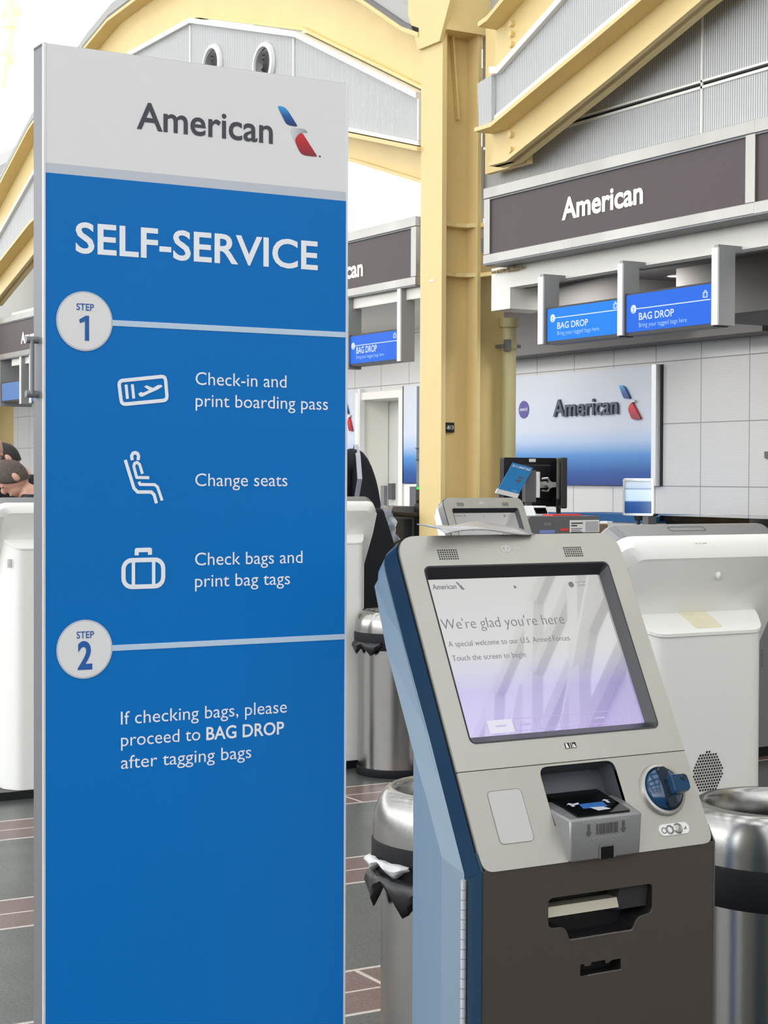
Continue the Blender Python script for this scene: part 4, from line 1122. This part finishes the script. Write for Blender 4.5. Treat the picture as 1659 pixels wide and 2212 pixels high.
obj('edge_black_gap', MB().box(WU-.012, WU, -r2, -r1, a[1], bq[1]+.005), M_BLACK, t)  # black strip next to the silver rail
# posters of the left bay
u0, u1 = FW.px(700, 950)[0], FW.px(782.5, 950)[0]; zt = FW.px(782, 841)[1]; zb = 1.43
t, p = wall_poster('sky-blue wall poster with red mark beside the blue sign', u0-.9, u1, zb, zt)
c1 = FQ.px(764.5, 931)[0]; airline_mark(p, FQ, c1-.19, c1, FQ.px(764, 931)[1], FQ.px(764, 931)[1]+.32, .004, thick=.02)
obj('edge_rail', MB().box(WU-.06, WU, -u1-.05, -u1, 1.3, zt), M_ALUL, t)
u0, u1 = FW.px(876.5, 950)[0], FW.px(925, 950)[0]; zt = FW.px(890, 833)[1]; zb = FW.px(890, 1044)[1]
t, p = wall_poster('narrow sky-blue wall poster between white door and yellow column', u0, u1, zb, zt)
obj('edge_line', MB().box(WU-.035, WU, -u0, -u0+.012, zb, zt), M_BLACK, t)
# door recess
ua_, ub_ = FW.px(796, 950)[0], FW.px(872, 950)[0]; zt = FW.px(830, 845)[1]
b = MB().box(WU+.35, WU+.42, 15.8, 16.8, 0, 2.45)
dr = struct('door_1', b, M_WHITE)
obj('door_handle', MB().box(WU+.30, WU+.35, 16.58, 16.66, 1.3, 1.48), M_DGREYP, dr)
b = MB().box(WU-.04, WU+.34, 16.73, 16.81, 0, 2.4).box(WU-.04, WU+.34, 15.79, 15.87, 0, 2.4).box(WU-.04, WU+.34, 15.79, 16.81, 2.4, 2.48)
struct('trim_4', b, M_CREAM)
# wall slot grille next to the pipe
a = FW.px(1122, 754); bq = FW.px(1150, 737)
t = thing('wall_grille', 'small grey slot grille on the white wall beside the pipe', 'grille', (WU, -(a[0]+bq[0])/2, a[1]))
obj('grille_face', MB().box(WU-.012, WU, -bq[0]-.0, -a[0]+.06, a[1], bq[1]), M_GREYP, t)
obj('grille_frame', MB().box(WU-.02, WU, -bq[0]-.025, -bq[0], a[1]-.02, bq[1]+.02).box(WU-.02, WU, -bq[0], -a[0]+.06, a[1]-.02, a[1]), M_WHITE, t)
a = FW.px(1655, 990); bq = FW.px(1668, 975)
o = obj('wall_switch', MB().box(WU-.02, WU, -bq[0], -a[0], a[1], bq[1]), M_DGREYP); tag(o, 'small dark box on the white wall at the right photo edge', 'switch')

# ================================================================== COUNTERS AND EQUIPMENT
def P(px, py, ax, v): return at(px, py, ax, v)
t = thing('check_in_counter', 'grey check-in counter standing under the paired BAG DROP screens', 'counter', (6.75, 9.0, 0))
obj('body', MB().box(6.3, 7.45, 7.2, 10.4, .06, 1.06), M_GREYP, t, bevel=.005)
obj('worktop', MB().box(6.26, 7.5, 7.16, 10.44, 1.06, 1.1), M_DGREYP, t, bevel=.004)
obj('plinth', MB().box(6.34, 7.4, 7.25, 10.36, 0, .06), M_BLACK, t)
t = thing('rear_counter', 'low black counter against the white wall at the right', 'counter', (8.95, 7.8, 0))
obj('body', MB().box(8.62, 9.45, 5.0, 10.42, 0, 1.22), M_BLACK, t)
obj('worktop', MB().box(8.58, 9.47, 4.95, 10.45, 1.22, 1.262), M_BLACKG, t)
t = thing('blue_counter', 'blue fronted counter left of the black counter by the wall', 'counter', (8.9, 11.2, 0))
obj('body', MB().box(8.55, 9.4, 10.52, 12.2, 0, 1.2), M_WHITE, t)
obj('front_panel', MB().box(8.53, 8.55, 10.52, 12.2, 1.2, 1.262).box(8.55, 9.4, 10.52, 12.2, 1.2, 1.25), M_BLUEC, t)
t = thing('bollard_post', 'short grey post between the blue and black counters', 'post', (8.5, 10.47, 0))
obj('shaft', MB().box(8.46, 8.54, 10.44, 10.51, 0, 1.26), M_GREYP, t); obj('cap', MB().box(8.45, 8.55, 10.43, 10.52, 1.26, 1.275), M_BLACK, t)
# grey equipment box with notices, standing on the counter
t = thing('equipment_box', 'wide dark grey equipment box with printed notices on the counter', 'box', (6.6, 9.02, 1.1))
xa, xb = P(1141, 1117, 'y', 9.0)[0], P(1295, 1113, 'y', 9.0)[0]
g = MB(); FE = Fr((0, 9.0, 0), (1, 0, 0), (0, 0, 1)); plate(g, FE, [rpoly([(xa, 1.1), (xb, 1.1), (xb, 1.305), (xa, 1.305)], [0, 0, .03, .03], 4)], -.14, 0)
eb = obj('shell', g, M_DGREYP, t, bevel=.004)
def epx(x0, x1, y0, y1, mt, name, h=.002):
    a_ = FE.px(x0, y1); b_ = FE.px(x1, y0)
    return obj(name, MB().poly([FE.p(a_[0], a_[1], h), FE.p(b_[0], a_[1], h), FE.p(b_[0], b_[1], h), FE.p(a_[0], b_[1], h)]), mt, eb), a_, b_
n_, a_, b_ = epx(1230, 1294, 1123, 1150, M_PAPER, 'notice')
g = MB()
def textbar(u0, u1, v0, w): g.poly([FE.p(u0, v0, .003), FE.p(u1, v0, .003), FE.p(u1, v0+w, .003), FE.p(u0, v0+w, .003)])
textbar(a_[0]+.012, a_[0]+.105, b_[1]-.024, .009); textbar(a_[0]+.012, a_[0]+.06, b_[1]-.040, .009)
for i in range(4): textbar(a_[0]+.012, a_[0]+.1-.012*(i % 2), b_[1]-.056-i*.011, .004)
obj('notice_lettering', g, M_INKG, eb)
epx(1264, 1292, 1126, 1148, mat('notice_grey', (176, 178, 180), .6), 'notice_picture', .003)
epx(1210, 1228, 1141, 1147, M_RED, 'red_label'); epx(1165, 1198, 1145, 1152, mat('pale_blue_label', (122, 140, 206), .6), 'blue_label')
epx(1175, 1190, 1129, 1135, M_GREYP, 'grey_label')
t = thing('red_folder', 'flat red folder lying on top of the grey equipment box', 'folder', (6.63, 9.07, 1.305))
obj('cover', MB().box(6.53, 6.76, 9.02, 9.13, 1.305, 1.316), M_RED, t)
# monitors on an arm
t = thing('monitor', 'black monitor seen from behind above the small kiosk', 'monitor', (7.03, 10.0, 1.1))
xa, xb = P(1085, 990, 'y', 10)[0], P(1199, 990, 'y', 10)[0]
fm = Fr((0, 9.98, 0), (1, 0, 0), (0, 0, 1))
g = MB(); plate(g, fm, [rrect(xa, xb, 1.345, 1.69, .012, 3)], -.05, 0)
mo = obj('case', g, M_BLACK, t, bevel=.006); obj('back_cover', MB().box(xa+.06, xb-.06, 9.955, 9.98, 1.40, 1.64), M_BLACK, mo, bevel=.01)
obj('label_tag', MB().box((xa+xb)/2-.03, (xa+xb)/2+.025, 9.953, 9.955, 1.66, 1.682), M_PAPER, mo)
obj('stand', MB().box((xa+xb)/2-.03, (xa+xb)/2+.03, 10.0, 10.05, 1.1, 1.4).box((xa+xb)/2-.1, (xa+xb)/2+.1, 9.93, 10.1, 1.1, 1.115), M_BLACK, t)
t = thing('monitor', 'second black monitor seen edge-on at the end of the grey arm', 'monitor', (P(1211, 1040, 'y', 9.98)[0], 9.98, 0), math.radians(60))
def M2(x0, x1, y0, y1, z0, z1): return MB().box(x0, x1, y0, y1, z0, z1)
obj('case', M2(-.2, .2, -.025, .02, 1.335, 1.692), M_BLACK, t, local=True, bevel=.008)
obj('stand', M2(-.02, .02, .0, .03, 1.1, 1.4), M_BLACK, t, local=True)
t = thing('mounting_bracket', 'pale grey jointed arm between the two black monitors', 'bracket', (7.2, 9.9, 1.1))
ya = 9.88
xs_ = [P(x, 1045, 'y', ya)[0] for x in (1156, 1170, 1180, 1192, 1202)]
zz = P(1180, 1047, 'y', ya)[2]
obj('mounting_plate', MB().box(xs_[0]-.02, xs_[0], ya-.06, ya+.06, zz-.09, zz+.09), M_WHITE, t, bevel=.003)
obj('link', MB().box(xs_[0], xs_[2], ya-.02, ya+.02, zz-.022, zz+.022).tube([(xs_[1]-.02, ya-.03, zz+.04), (xs_[2]-.01, ya-.03, zz+.045), (xs_[2]+.02, ya-.03, zz+.01)], .007).tube([(xs_[1]-.02, ya-.03, zz-.04), (xs_[2]-.01, ya-.03, zz-.045), (xs_[2]+.02, ya-.03, zz-.01)], .007), M_SILVER, t)
obj('joint', MB().cyl((xs_[2], ya-.05, zz), (xs_[2], ya+.02, zz), .024, seg=20).box(xs_[2], xs_[4], ya-.03, ya+.01, zz-.018, zz+.018), M_SILVER, t, smooth=True)
obj('upright', MB().box(xs_[0]-.11, xs_[0]-.02, ya-.04, ya+.0, 1.38, zz+.10), M_DGREYP, t)
obj('foot', MB().box(xs_[0]-.16, xs_[0]+.06, ya-.06, ya+.04, 1.1, 1.16).box(xs_[0]-.09, xs_[0]-.05, ya-.03, ya, 1.16, 1.4), M_DGREYP, t)
# blue leaflet leaning in front of the plate
corn = [P(1108, 999, 'y', 9.80), P(1152, 1010, 'y', 9.80), P(1121, 1067, 'y', 9.80), P(1077, 1056, 'y', 9.80)]
t = thing('leaflet', 'tilted blue leaflet headed IS IT A SMART BAG in front of monitor', 'leaflet', (corn[3][0], 9.8, 1.1))
fl_u = (corn[1]-corn[0]).normalized(); fl_v = (corn[0]-corn[3]).normalized()
fl_v = (fl_v - fl_u*fl_u.dot(fl_v)*0).normalized()
def quadp(a0, a1, b0, b1, h=0):
    def pt(a, b_): return corn[3]+(corn[2]-corn[3])*a+(corn[0]-corn[3])*b_+Vector((0, -h, 0))
    return [pt(a0, b0), pt(a1, b0), pt(a1, b1), pt(a0, b1)]
g = MB(); A0 = quadp(0, 1, 0, 1); g.loft([[p_+Vector((0, .004, 0)) for p_ in A0], A0]); lf = obj('printed_sheet', g, M_LEAF, t)
g = MB(); A0 = quadp(-.03, 1.03, -.16, .01, -.001); g.loft([[p_+Vector((0, .01, 0)) for p_ in A0], A0]); obj('holder', g, M_PAPER, t)
class Skew:
    def p(s, a, b_, h=0): return corn[3]+(corn[2]-corn[3])*a+(corn[0]-corn[3])*b_+Vector((0, -h, 0))
SKW = Skew()
g = MB(); text(g, SKW, 'IS IT A SMART BAG?', .06, .94, .86, .075, .02, .002); text(g, SKW, 'American', .62, .84, .05, .035, 0, .002)
obj('leaflet_lettering', g, M_INKW, lf)
g = MB()
for a0, b0 in ((.58, .52), (.56, .39)): g.poly([SKW.p(a0, b0, .002), SKW.p(a0+.22, b0, .002), SKW.p(a0+.22, b0+.08, .002), SKW.p(a0, b0+.08, .002)])
obj('leaflet_picture', g, M_DGREYP, lf)
obj('support', MB().box(corn[3][0]+.03, corn[3][0]+.06, 9.84, 9.86, 1.1, 1.5), M_DGREYP, t)
# small device under the monitor
a = P(1155, 1112, 'y', 9.6); bq = P(1186, 1093, 'y', 9.6)
t = thing('card_printer', 'small white device with black face under the monitors', 'device', ((a[0]+bq[0])/2, 9.65, 1.1))
dv = obj('case', MB().prism([(9.6, 1.1), (9.6, a[2]), (9.63, bq[2]), (9.75, bq[2]), (9.75, 1.1)], 'x', a[0], bq[0]), M_WHITE, t, bevel=.006)
obj('front_glass', MB().add([(a[0]+.012, 9.598, a[2]+.008), (bq[0]-.012, 9.598, a[2]+.008), (bq[0]-.014, 9.621, bq[2]-.012), (a[0]+.006, 9.621, bq[2]-.012)], [(0, 1, 2, 3)]), M_BLACKG, dv)
# brown wallet-like clip and white block right of the box
a = P(1298, 1148, 'y', 9.1); bq = P(1314, 1131, 'y', 9.1)
o = obj('tape_dispenser', MB().box(a[0], bq[0], 9.1, 9.16, 1.1, bq[2]), mat('brown_plastic', (128, 104, 80), .5), bevel=.008); tag(o, 'small brown dispenser right of the grey equipment box', 'dispenser')
a = P(1311, 1148, 'y', 9.3); bq = P(1324, 1126, 'y', 9.3)
o = obj('white_block', MB().box(a[0], bq[0], 9.3, 9.38, 1.1, bq[2]), M_WHITE, bevel=.004); tag(o, 'narrow white block standing left of the silver sign frame', 'block')
# silver snap frame on a pole
ct = P(1379, 1074, 'x', 7.2)
e_u = Vector((.62, -.785, 0)).normalized()
t = thing('sign_frame', 'silver framed tabletop sign holder with blue print before the wall', 'sign holder', (ct.x, ct.y, 1.1))
FF = Fr(ct, e_u, (0, 0, 1))
W2, H2 = .103, .122
g = MB(); plate(g, FF, [rrect(-W2, W2, -H2, H2, .012, 4), rrect(-W2+.014, W2-.014, -H2+.016, H2-.016, .003, 2)], -.012, .008); obj('frame', g, M_CHROME, t, bevel=.003)
g = MB().poly([FF.p(*p, .0) for p in ((-W2+.012, -H2+.012), (W2-.012, -H2+.012), (W2-.012, H2-.012), (-W2+.012, H2-.012))])
obj('print', g, ramp_mat('frame_print_with_reflection', [(0, (28, 72, 138)), (.36, (50, 98, 162)), (.40, (206, 228, 250)), (.72, (216, 236, 252)), (.74, (120, 150, 196)), (.78, (196, 214, 238)), (1, (222, 234, 246))], 'Z', rough=.06), t)  # blue print; pale bands are the window reflection painted in
obj('pole', MB().cyl(FF.p(0, -H2, -.004), (ct.x, ct.y, 1.1), .012, seg=14).cyl(FF.p(0, -H2-.03, -.004), FF.p(0, -H2, -.004), .026, .03, seg=18), M_BLACK, t, smooth=True)
# counter pieces and device left of the column
t = thing('dark_counter', 'dark grey counter with black rail left of the yellow column', 'counter', (6.9, 11.9, 0))
a = P(850, 1094, 'y', 11.6); bq = P(895, 1094, 'y', 11.6)
obj('body', MB().box(a[0]-.2, bq[0]+.01, 11.6, 12.1, 0, a[2]), M_DGREYP, t)
obj('front_panel', MB().box(a[0]-.2, bq[0]-.03, 11.585, 11.6, .3, a[2]-.1), mat('smoky_panel', (44, 45, 50), .2, noise=.25, nscale=6), t)
obj('rail', MB().tube([P(848, 1109, 'y', 11.5), P(906, 1113, 'y', 11.5)], .022, 10).box(bq[0]-.012, bq[0]+.03, 11.5, 11.58, 0, a[2]+.015), M_BLACK, t)
t = thing('control_post', 'grey control post with a green light left of the yellow column', 'device', (7.2, 12.5, 0))
a = P(898, 1110, 'y', 12.0); bq = P(909, 1051, 'y', 12.0)
cp = obj('case', MB().box(a[0], bq[0]+.04, 12.0, 12.1, 0, bq[2]), M_DGREYP, t, bevel=.004)
g_ = P(902.5, 1054.5, 'y', 12.0); obj('green_light', MB().box(g_[0]-.012, g_[0]+.012, 11.994, 12.0, g_[2]-.01, g_[2]+.01), mat('green_led', (60, 200, 70), .4, emit=(60, 220, 80), estr=1.0), cp)
k_ = P(900, 1083, 'y', 12.0); obj('key_switch', MB().cyl((k_[0], 12.0, k_[2]), (k_[0], 11.98, k_[2]), .012, seg=12), M_BLACK, cp)
t = thing('white_cabinet', 'plain white cabinet standing below the narrow wall poster', 'cabinet', (9.2, 15.3, 0))
a = P(873, 1046, 'x', 9.1); bq = P(908, 1046, 'x', 9.1)
obj('body', MB().box(9.1, 9.45, bq[1]-.6, a[1], 0, a[2]), M_WHITE, t)
t = thing('grey_cabinet', 'small grey cabinet in front of the white door', 'cabinet', (8.6, 14.6, 0))
a = P(822, 1049, 'x', 8.6); bq = P(829.5, 1049, 'x', 8.6)
obj('body', MB().box(8.6, 8.64, bq[1], a[1], 0, a[2]), M_GREYP, t)
# second self-service sign far behind, almost hidden by the column
cs = copy_tree(T_SIGN, (7.86, 12.35, 0), 0, 'distant twin of the blue sign, only its edge left of the column')

# ================================================================== PEOPLE
def skin_mesh(nodes, edges, root, sub=1):
    me = bpy.data.meshes.new('sk'); me.from_pydata([n[0] for n in nodes], edges, [])
    o = bpy.data.objects.new('sk', me); COL.objects.link(o)
    md = o.modifiers.new('skin', 'SKIN')
    for v_, n_ in zip(me.skin_vertices[0].data, nodes): v_.radius = (n_[1], n_[2] if len(n_) > 2 else n_[1]); v_.use_root = False
    me.skin_vertices[0].data[root].use_root = True
    ss = o.modifiers.new('sub', 'SUBSURF'); ss.levels = sub; ss.render_levels = sub
    bpy.context.view_layer.update()
    r = bpy.data.meshes.new_from_object(o.evaluated_get(bpy.context.evaluated_depsgraph_get()))
    bpy.data.objects.remove(o); bpy.data.meshes.remove(me)
    return r
def person(label, x, y, rz, H, bow, hair, top_m, bald=False, lean=0.0, strap=False, arms='fwd', hunch=0.0, wide=1.0):
    """standing figure facing local -y; bow = forward tilt of the head (rad)"""
    t = thing('person', label, 'person', (x, y, 0), rz, 'travellers at the kiosks')
    s = H/1.75
    def V(a, b_, c_): 
        q = Vector((a*s, b_*s, c_*s))
        if lean and q.z > .9*s:
            d = q.z-.9*s; q = Vector((q.x, q.y-d*math.sin(lean), .9*s+d*math.cos(lean)))
        return q
    # joints
    J = dict(pel=V(0, 0, .95), wai=V(0, 0, 1.1), che=V(0, .01, 1.28), nek=V(0, .02, 1.46))
    hb = V(0, .02, 1.47)
    def Hd(a, b_, c_):                           # head-space offset, tilted forward
        q = Vector((a*s, b_*s, c_*s)); cb, sb = math.cos(bow), math.sin(bow)
        return hb + Vector((q.x, q.y*cb - q.z*sb, q.z*cb + q.y*sb))
    nodes = [(J['pel'], .13*s, .10*s), (J['wai'], .125*s, .09*s), (J['che'], .145*s, .10*s), (J['nek'], .058*s), (Hd(0, -.005, .1), .06*s)]
    edges = [(0, 1), (1, 2), (2, 3), (3, 4)]
    def add(p_, r, par): nodes.append((p_, r)); edges.append((par, len(nodes)-1)); return len(nodes)-1
    for sd in (-1, 1):
        a = add(V(sd*.17*wide, .01, 1.41+hunch), .062*s, 2); a = add(V(sd*.225*wide, .0, 1.15), .046*s, a); e_ = a
        if arms == 'down':
            w_ = add(V(sd*.235*wide, -.05, .90), .030*s, a); pm = add(V(sd*.235*wide, -.07, .82), .03*s, w_)
            for k in range(4):
                f1 = add(V(sd*.238*wide, -.10+.019*k, .765), .0095*s, pm); add(V(sd*.228*wide, -.10+.019*k, .725+(.012 if k in (0, 3) else 0)), .0085*s, f1)
            th = add(V(sd*.222*wide, -.11, .80), .011*s, pm); add(V(sd*.215*wide, -.12, .765), .0095*s, th)
        else:
          w_ = add(V(sd*.17, -.20, 1.06), .030*s, a); pm = add(V(sd*.15, -.27, 1.05), .032*s, w_)
          for k in range(4):
            f1 = add(V(sd*(.128+.018*k), -.325, 1.045), .0095*s, pm); add(V(sd*(.13+.017*k), -.355-(.012 if k in (1, 2) else 0), 1.02), .0085*s, f1)
          th = add(V(sd*.105, -.28, 1.04), .011*s, pm); add(V(sd*.095, -.315, 1.03), .0095*s, th)
        l = add(V(sd*.1, 0, .88), .092*s, 0); l = add(V(sd*.105, -.01, .5), .058*s, l); l = add(V(sd*.105, .02, .1), .04*s, l); add(V(sd*.115, -.13, .04), .035*s, l)
    me = skin_mesh(nodes, edges, 0, 1)
    mb = MB(); mb.mesh_from(me, lambda c: Vector(c)); bpy.data.meshes.remove(me)
    rot = Matrix.Rotation(bow, 3, 'X')
    mb.ell(Hd(0, -.012, .17), .074*s, .092*s, .112*s, 24, 16, rot)
    mb.ell(Hd(0, -.045, .105), .055*s, .055*s, .06*s, 18, 12, rot)              # jaw
    mb.ell(Hd(0, -.108, .145), .014*s, .02*s, .024*s, 12, 8, rot)               # nose
    mb.ell(Hd(0, -.098, .098), .026*s, .01*s, .010*s, 12, 8, rot)               # mouth
    for sd in (-1, 1):
        mb.ell(Hd(sd*.076, .005, .15), .011*s, .02*s, .033*s, 12, 8, rot)       # ear
        mb.ell(Hd(sd*.03, -.096, .172), .018*s, .01*s, .007*s, 10, 6, rot)      # brow
    body = obj('body', mb, M_SKIN, t, local=True)
    rm = body.modifiers.new('join', 'REMESH'); rm.mode = 'VOXEL'; rm.voxel_size = .007; rm.use_smooth_shade = True
    if not bald:
        hm = MB(); prof = []
        seg, rings = 26, 12
        loops = []
        for k in range(rings):
            th = math.radians(8)+k/(rings-1)*math.radians(106)
            L_ = []
            for i in range(seg):
                ph = 2*PI*i/seg; front = max(0, -math.sin(ph)); back = max(0, math.sin(ph))
                tt_ = th*(1-.46*front**1.3+.2*back)
                r_ = 1.09+.02*math.sin(5*ph+k)
                L_.append(Hd(0, -.012, .17)+rot @ Vector((.074*s*r_*math.sin(tt_)*math.cos(ph), .092*s*r_*math.sin(tt_)*math.sin(ph), .112*s*r_*math.cos(tt_))))
            loops.append(L_)
        hm.loft(loops)
        obj('hair', hm, hair, t, local=True, smooth=True, sharp=80)
    # jacket
    jn = [(V(0, 0, .84), .175*s, .145*s), (V(0, 0, 1.1), .155*s, .12*s), (V(0, .01, 1.28), .17*s, .125*s), (V(0, .02, 1.462), .075*s, .075*s)]
    je = [(0, 1), (1, 2), (2, 3)]
    for sd in (-1, 1):
        jn.append((V(sd*.175*wide, .01, 1.40+hunch), .082*s*wide)); je.append((2, len(jn)-1))
        jn.append((V(sd*.24*wide, 0, 1.14), .064*s*wide)); je.append((len(jn)-2, len(jn)-1))
        jn.append((V(sd*.18, -.18, 1.065) if arms == 'fwd' else V(sd*.237*wide, -.045, .93), .048*s*wide)); je.append((len(jn)-2, len(jn)-1))
    me = skin_mesh(jn, je, 0, 2); mb = MB(); mb.mesh_from(me, lambda c: Vector(c)); bpy.data.meshes.remove(me)
    jk = obj('jacket', mb, top_m, t, local=True, smooth=True, sharp=180)
    ln = [(V(0, 0, 1.02), .155*s, .125*s), (V(0, 0, .92), .165*s, .135*s)]; le = [(0, 1)]
    for sd in (-1, 1):
        ln.append((V(sd*.1, 0, .84), .11*s)); le.append((1, len(ln)-1))
        ln.append((V(sd*.107, -.01, .5), .076*s)); le.append((len(ln)-2, len(ln)-1))
        ln.append((V(sd*.107, .02, .09), .06*s)); le.append((len(ln)-2, len(ln)-1))
    me = skin_mesh(ln, le, 0, 2); mb = MB(); mb.mesh_from(me, lambda c: Vector(c)); bpy.data.meshes.remove(me)
    obj('trousers', mb, M_NAVYCL, t, local=True, smooth=True, sharp=180)
    sh_ = MB()
    for sd in (-1, 1): sh_.ell(V(sd*.112, -.07, .045), .052*s, .145*s, .045*s, 16, 10)
    obj('shoes', sh_, M_BLACK, t, local=True, smooth=True, sharp=180)
    if strap:
        g = MB(); pts = [V(.20, -.15, 1.26), V(.22, -.15, 1.38), V(.215, -.09, 1.50), V(.21, .02, 1.56), V(.20, .13, 1.45)]
        g.loft([[p_+Vector((-.014, 0, 0)), p_+Vector((.014, 0, 0)), p_+Vector((.014, 0, .004)), p_+Vector((-.014, 0, .004))] for p_ in pts])
        obj('bag_strap', g, mat('pale_strap', (170, 172, 186), .5), t, local=True)
    return t
def spot(px, Zc):
    d = ray(px, 1040); return EYE + d*(Zc/d.dot(_fw))
face_left = math.atan2(-.866, -.5)              # facing picture-left means world (-.86, +.5)
FL = math.atan2(.5, -.86)+PI/2
pA = spot(66, 10.5); person('man with short brown hair and bowed head above the left kiosk', pA.x, pA.y, FL+.2, 1.715, .85, M_HAIRB, M_BLKCLOTH)
pB = spot(46, 12.8); person('dark-haired person looking down, behind the man with brown hair', pB.x, pB.y, FL+.15, 1.86, .8, M_HAIRD, M_BLKCLOTH)
pC = spot(-30, 11.6); person('bald person in a black jacket cut by the left photo edge', pC.x, pC.y, FL+2.4, 1.84, .3, M_HAIRD, M_BLKCLOTH, bald=True)
pD = spot(684, 10.25); person('person in black with a pale shoulder strap behind the blue sign', pD.x, pD.y, -.45, 1.95, .5, M_HAIRD, M_BLKCLOTH, strap=True, arms='down', hunch=.11, wide=1.2)
xa = P(782, 1200, 'y', 8.5)[0]; xb = P(842, 1200, 'y', 8.5)[0]; zt = P(820, 1094, 'y', 8.5)[2]
t = thing('travel_bag', 'tall black travel bag with crumpled clear plastic, beside the person in black', 'bag', ((xa+xb)/2, 8.53, 0))
obj('shell', MB().prism([(xa-.05, .62), (xb+.1, .62), (xb+.08, 1.0), (xb-.06, zt-.01), (xa+.06, zt-.01), (xa-.04, 1.1)], 'y', 8.46, 8.6), M_BLKCLOTH, t, bevel=.02)
obj('stand', MB().box(xa+.02, xa+.05, 8.51, 8.54, 0, .64), M_GREYP, t)
obj('stand', MB().box(xb-.03, xb, 8.51, 8.54, 0, .64), M_GREYP, t)
# dark coat and clear plastic cover standing between the kiosk and the counter
cA = [P(822, 1094, 'y', 8.45), P(846, 1091, 'y', 9.0), P(861, 1165, 'y', 8.45), P(840, 1190, 'y', 9.0)]
g = MB(); rows = []
for i in range(7):
    a = i/6; row = []
    for j in range(5):
        c_ = j/4; p_ = (cA[0]*(1-c_)+cA[1]*c_)*(1-a)+(cA[3]*(1-c_)+cA[2]*c_)*a
        row.append(p_+Vector((0, .03*math.sin(i*1.9+j*1.3), 0)))
    rows.append(row)
g.add([p_ for r in rows for p_ in r], [(i*5+j, (i+1)*5+j, (i+1)*5+j+1, i*5+j+1) for i in range(6) for j in range(4)])
o = obj('plastic_cover', g, M_CLEAR, t, smooth=True); o['label'] = 'crumpled clear plastic cover'
sm = o.modifiers.new('thick', 'SOLIDIFY'); sm.thickness = .002
# pale yellow roof steel seen through the glare at upper left
t = thing('roof_truss', 'pale yellow roof steel washed out by daylight at upper left', 'truss', (9, 30, 6))
def bar(mb, p0, p1, r): return mb.tube([p0, p1], r, 8)
A0 = [P(px, py, 'y', 36) for px, py in ((15, 0), (20, 60), (5, 110), (40, 20), (0, 190), (30, 130), (0, 30))]
g = MB(); bar(g, A0[0], A0[1], .16); bar(g, A0[6], A0[3], .14); obj('chord', g, M_ROOFY, t)
g = MB(); bar(g, A0[2], A0[5], .14); bar(g, A0[4], A0[1], .12); obj('brace', g, M_ROOFY, t)
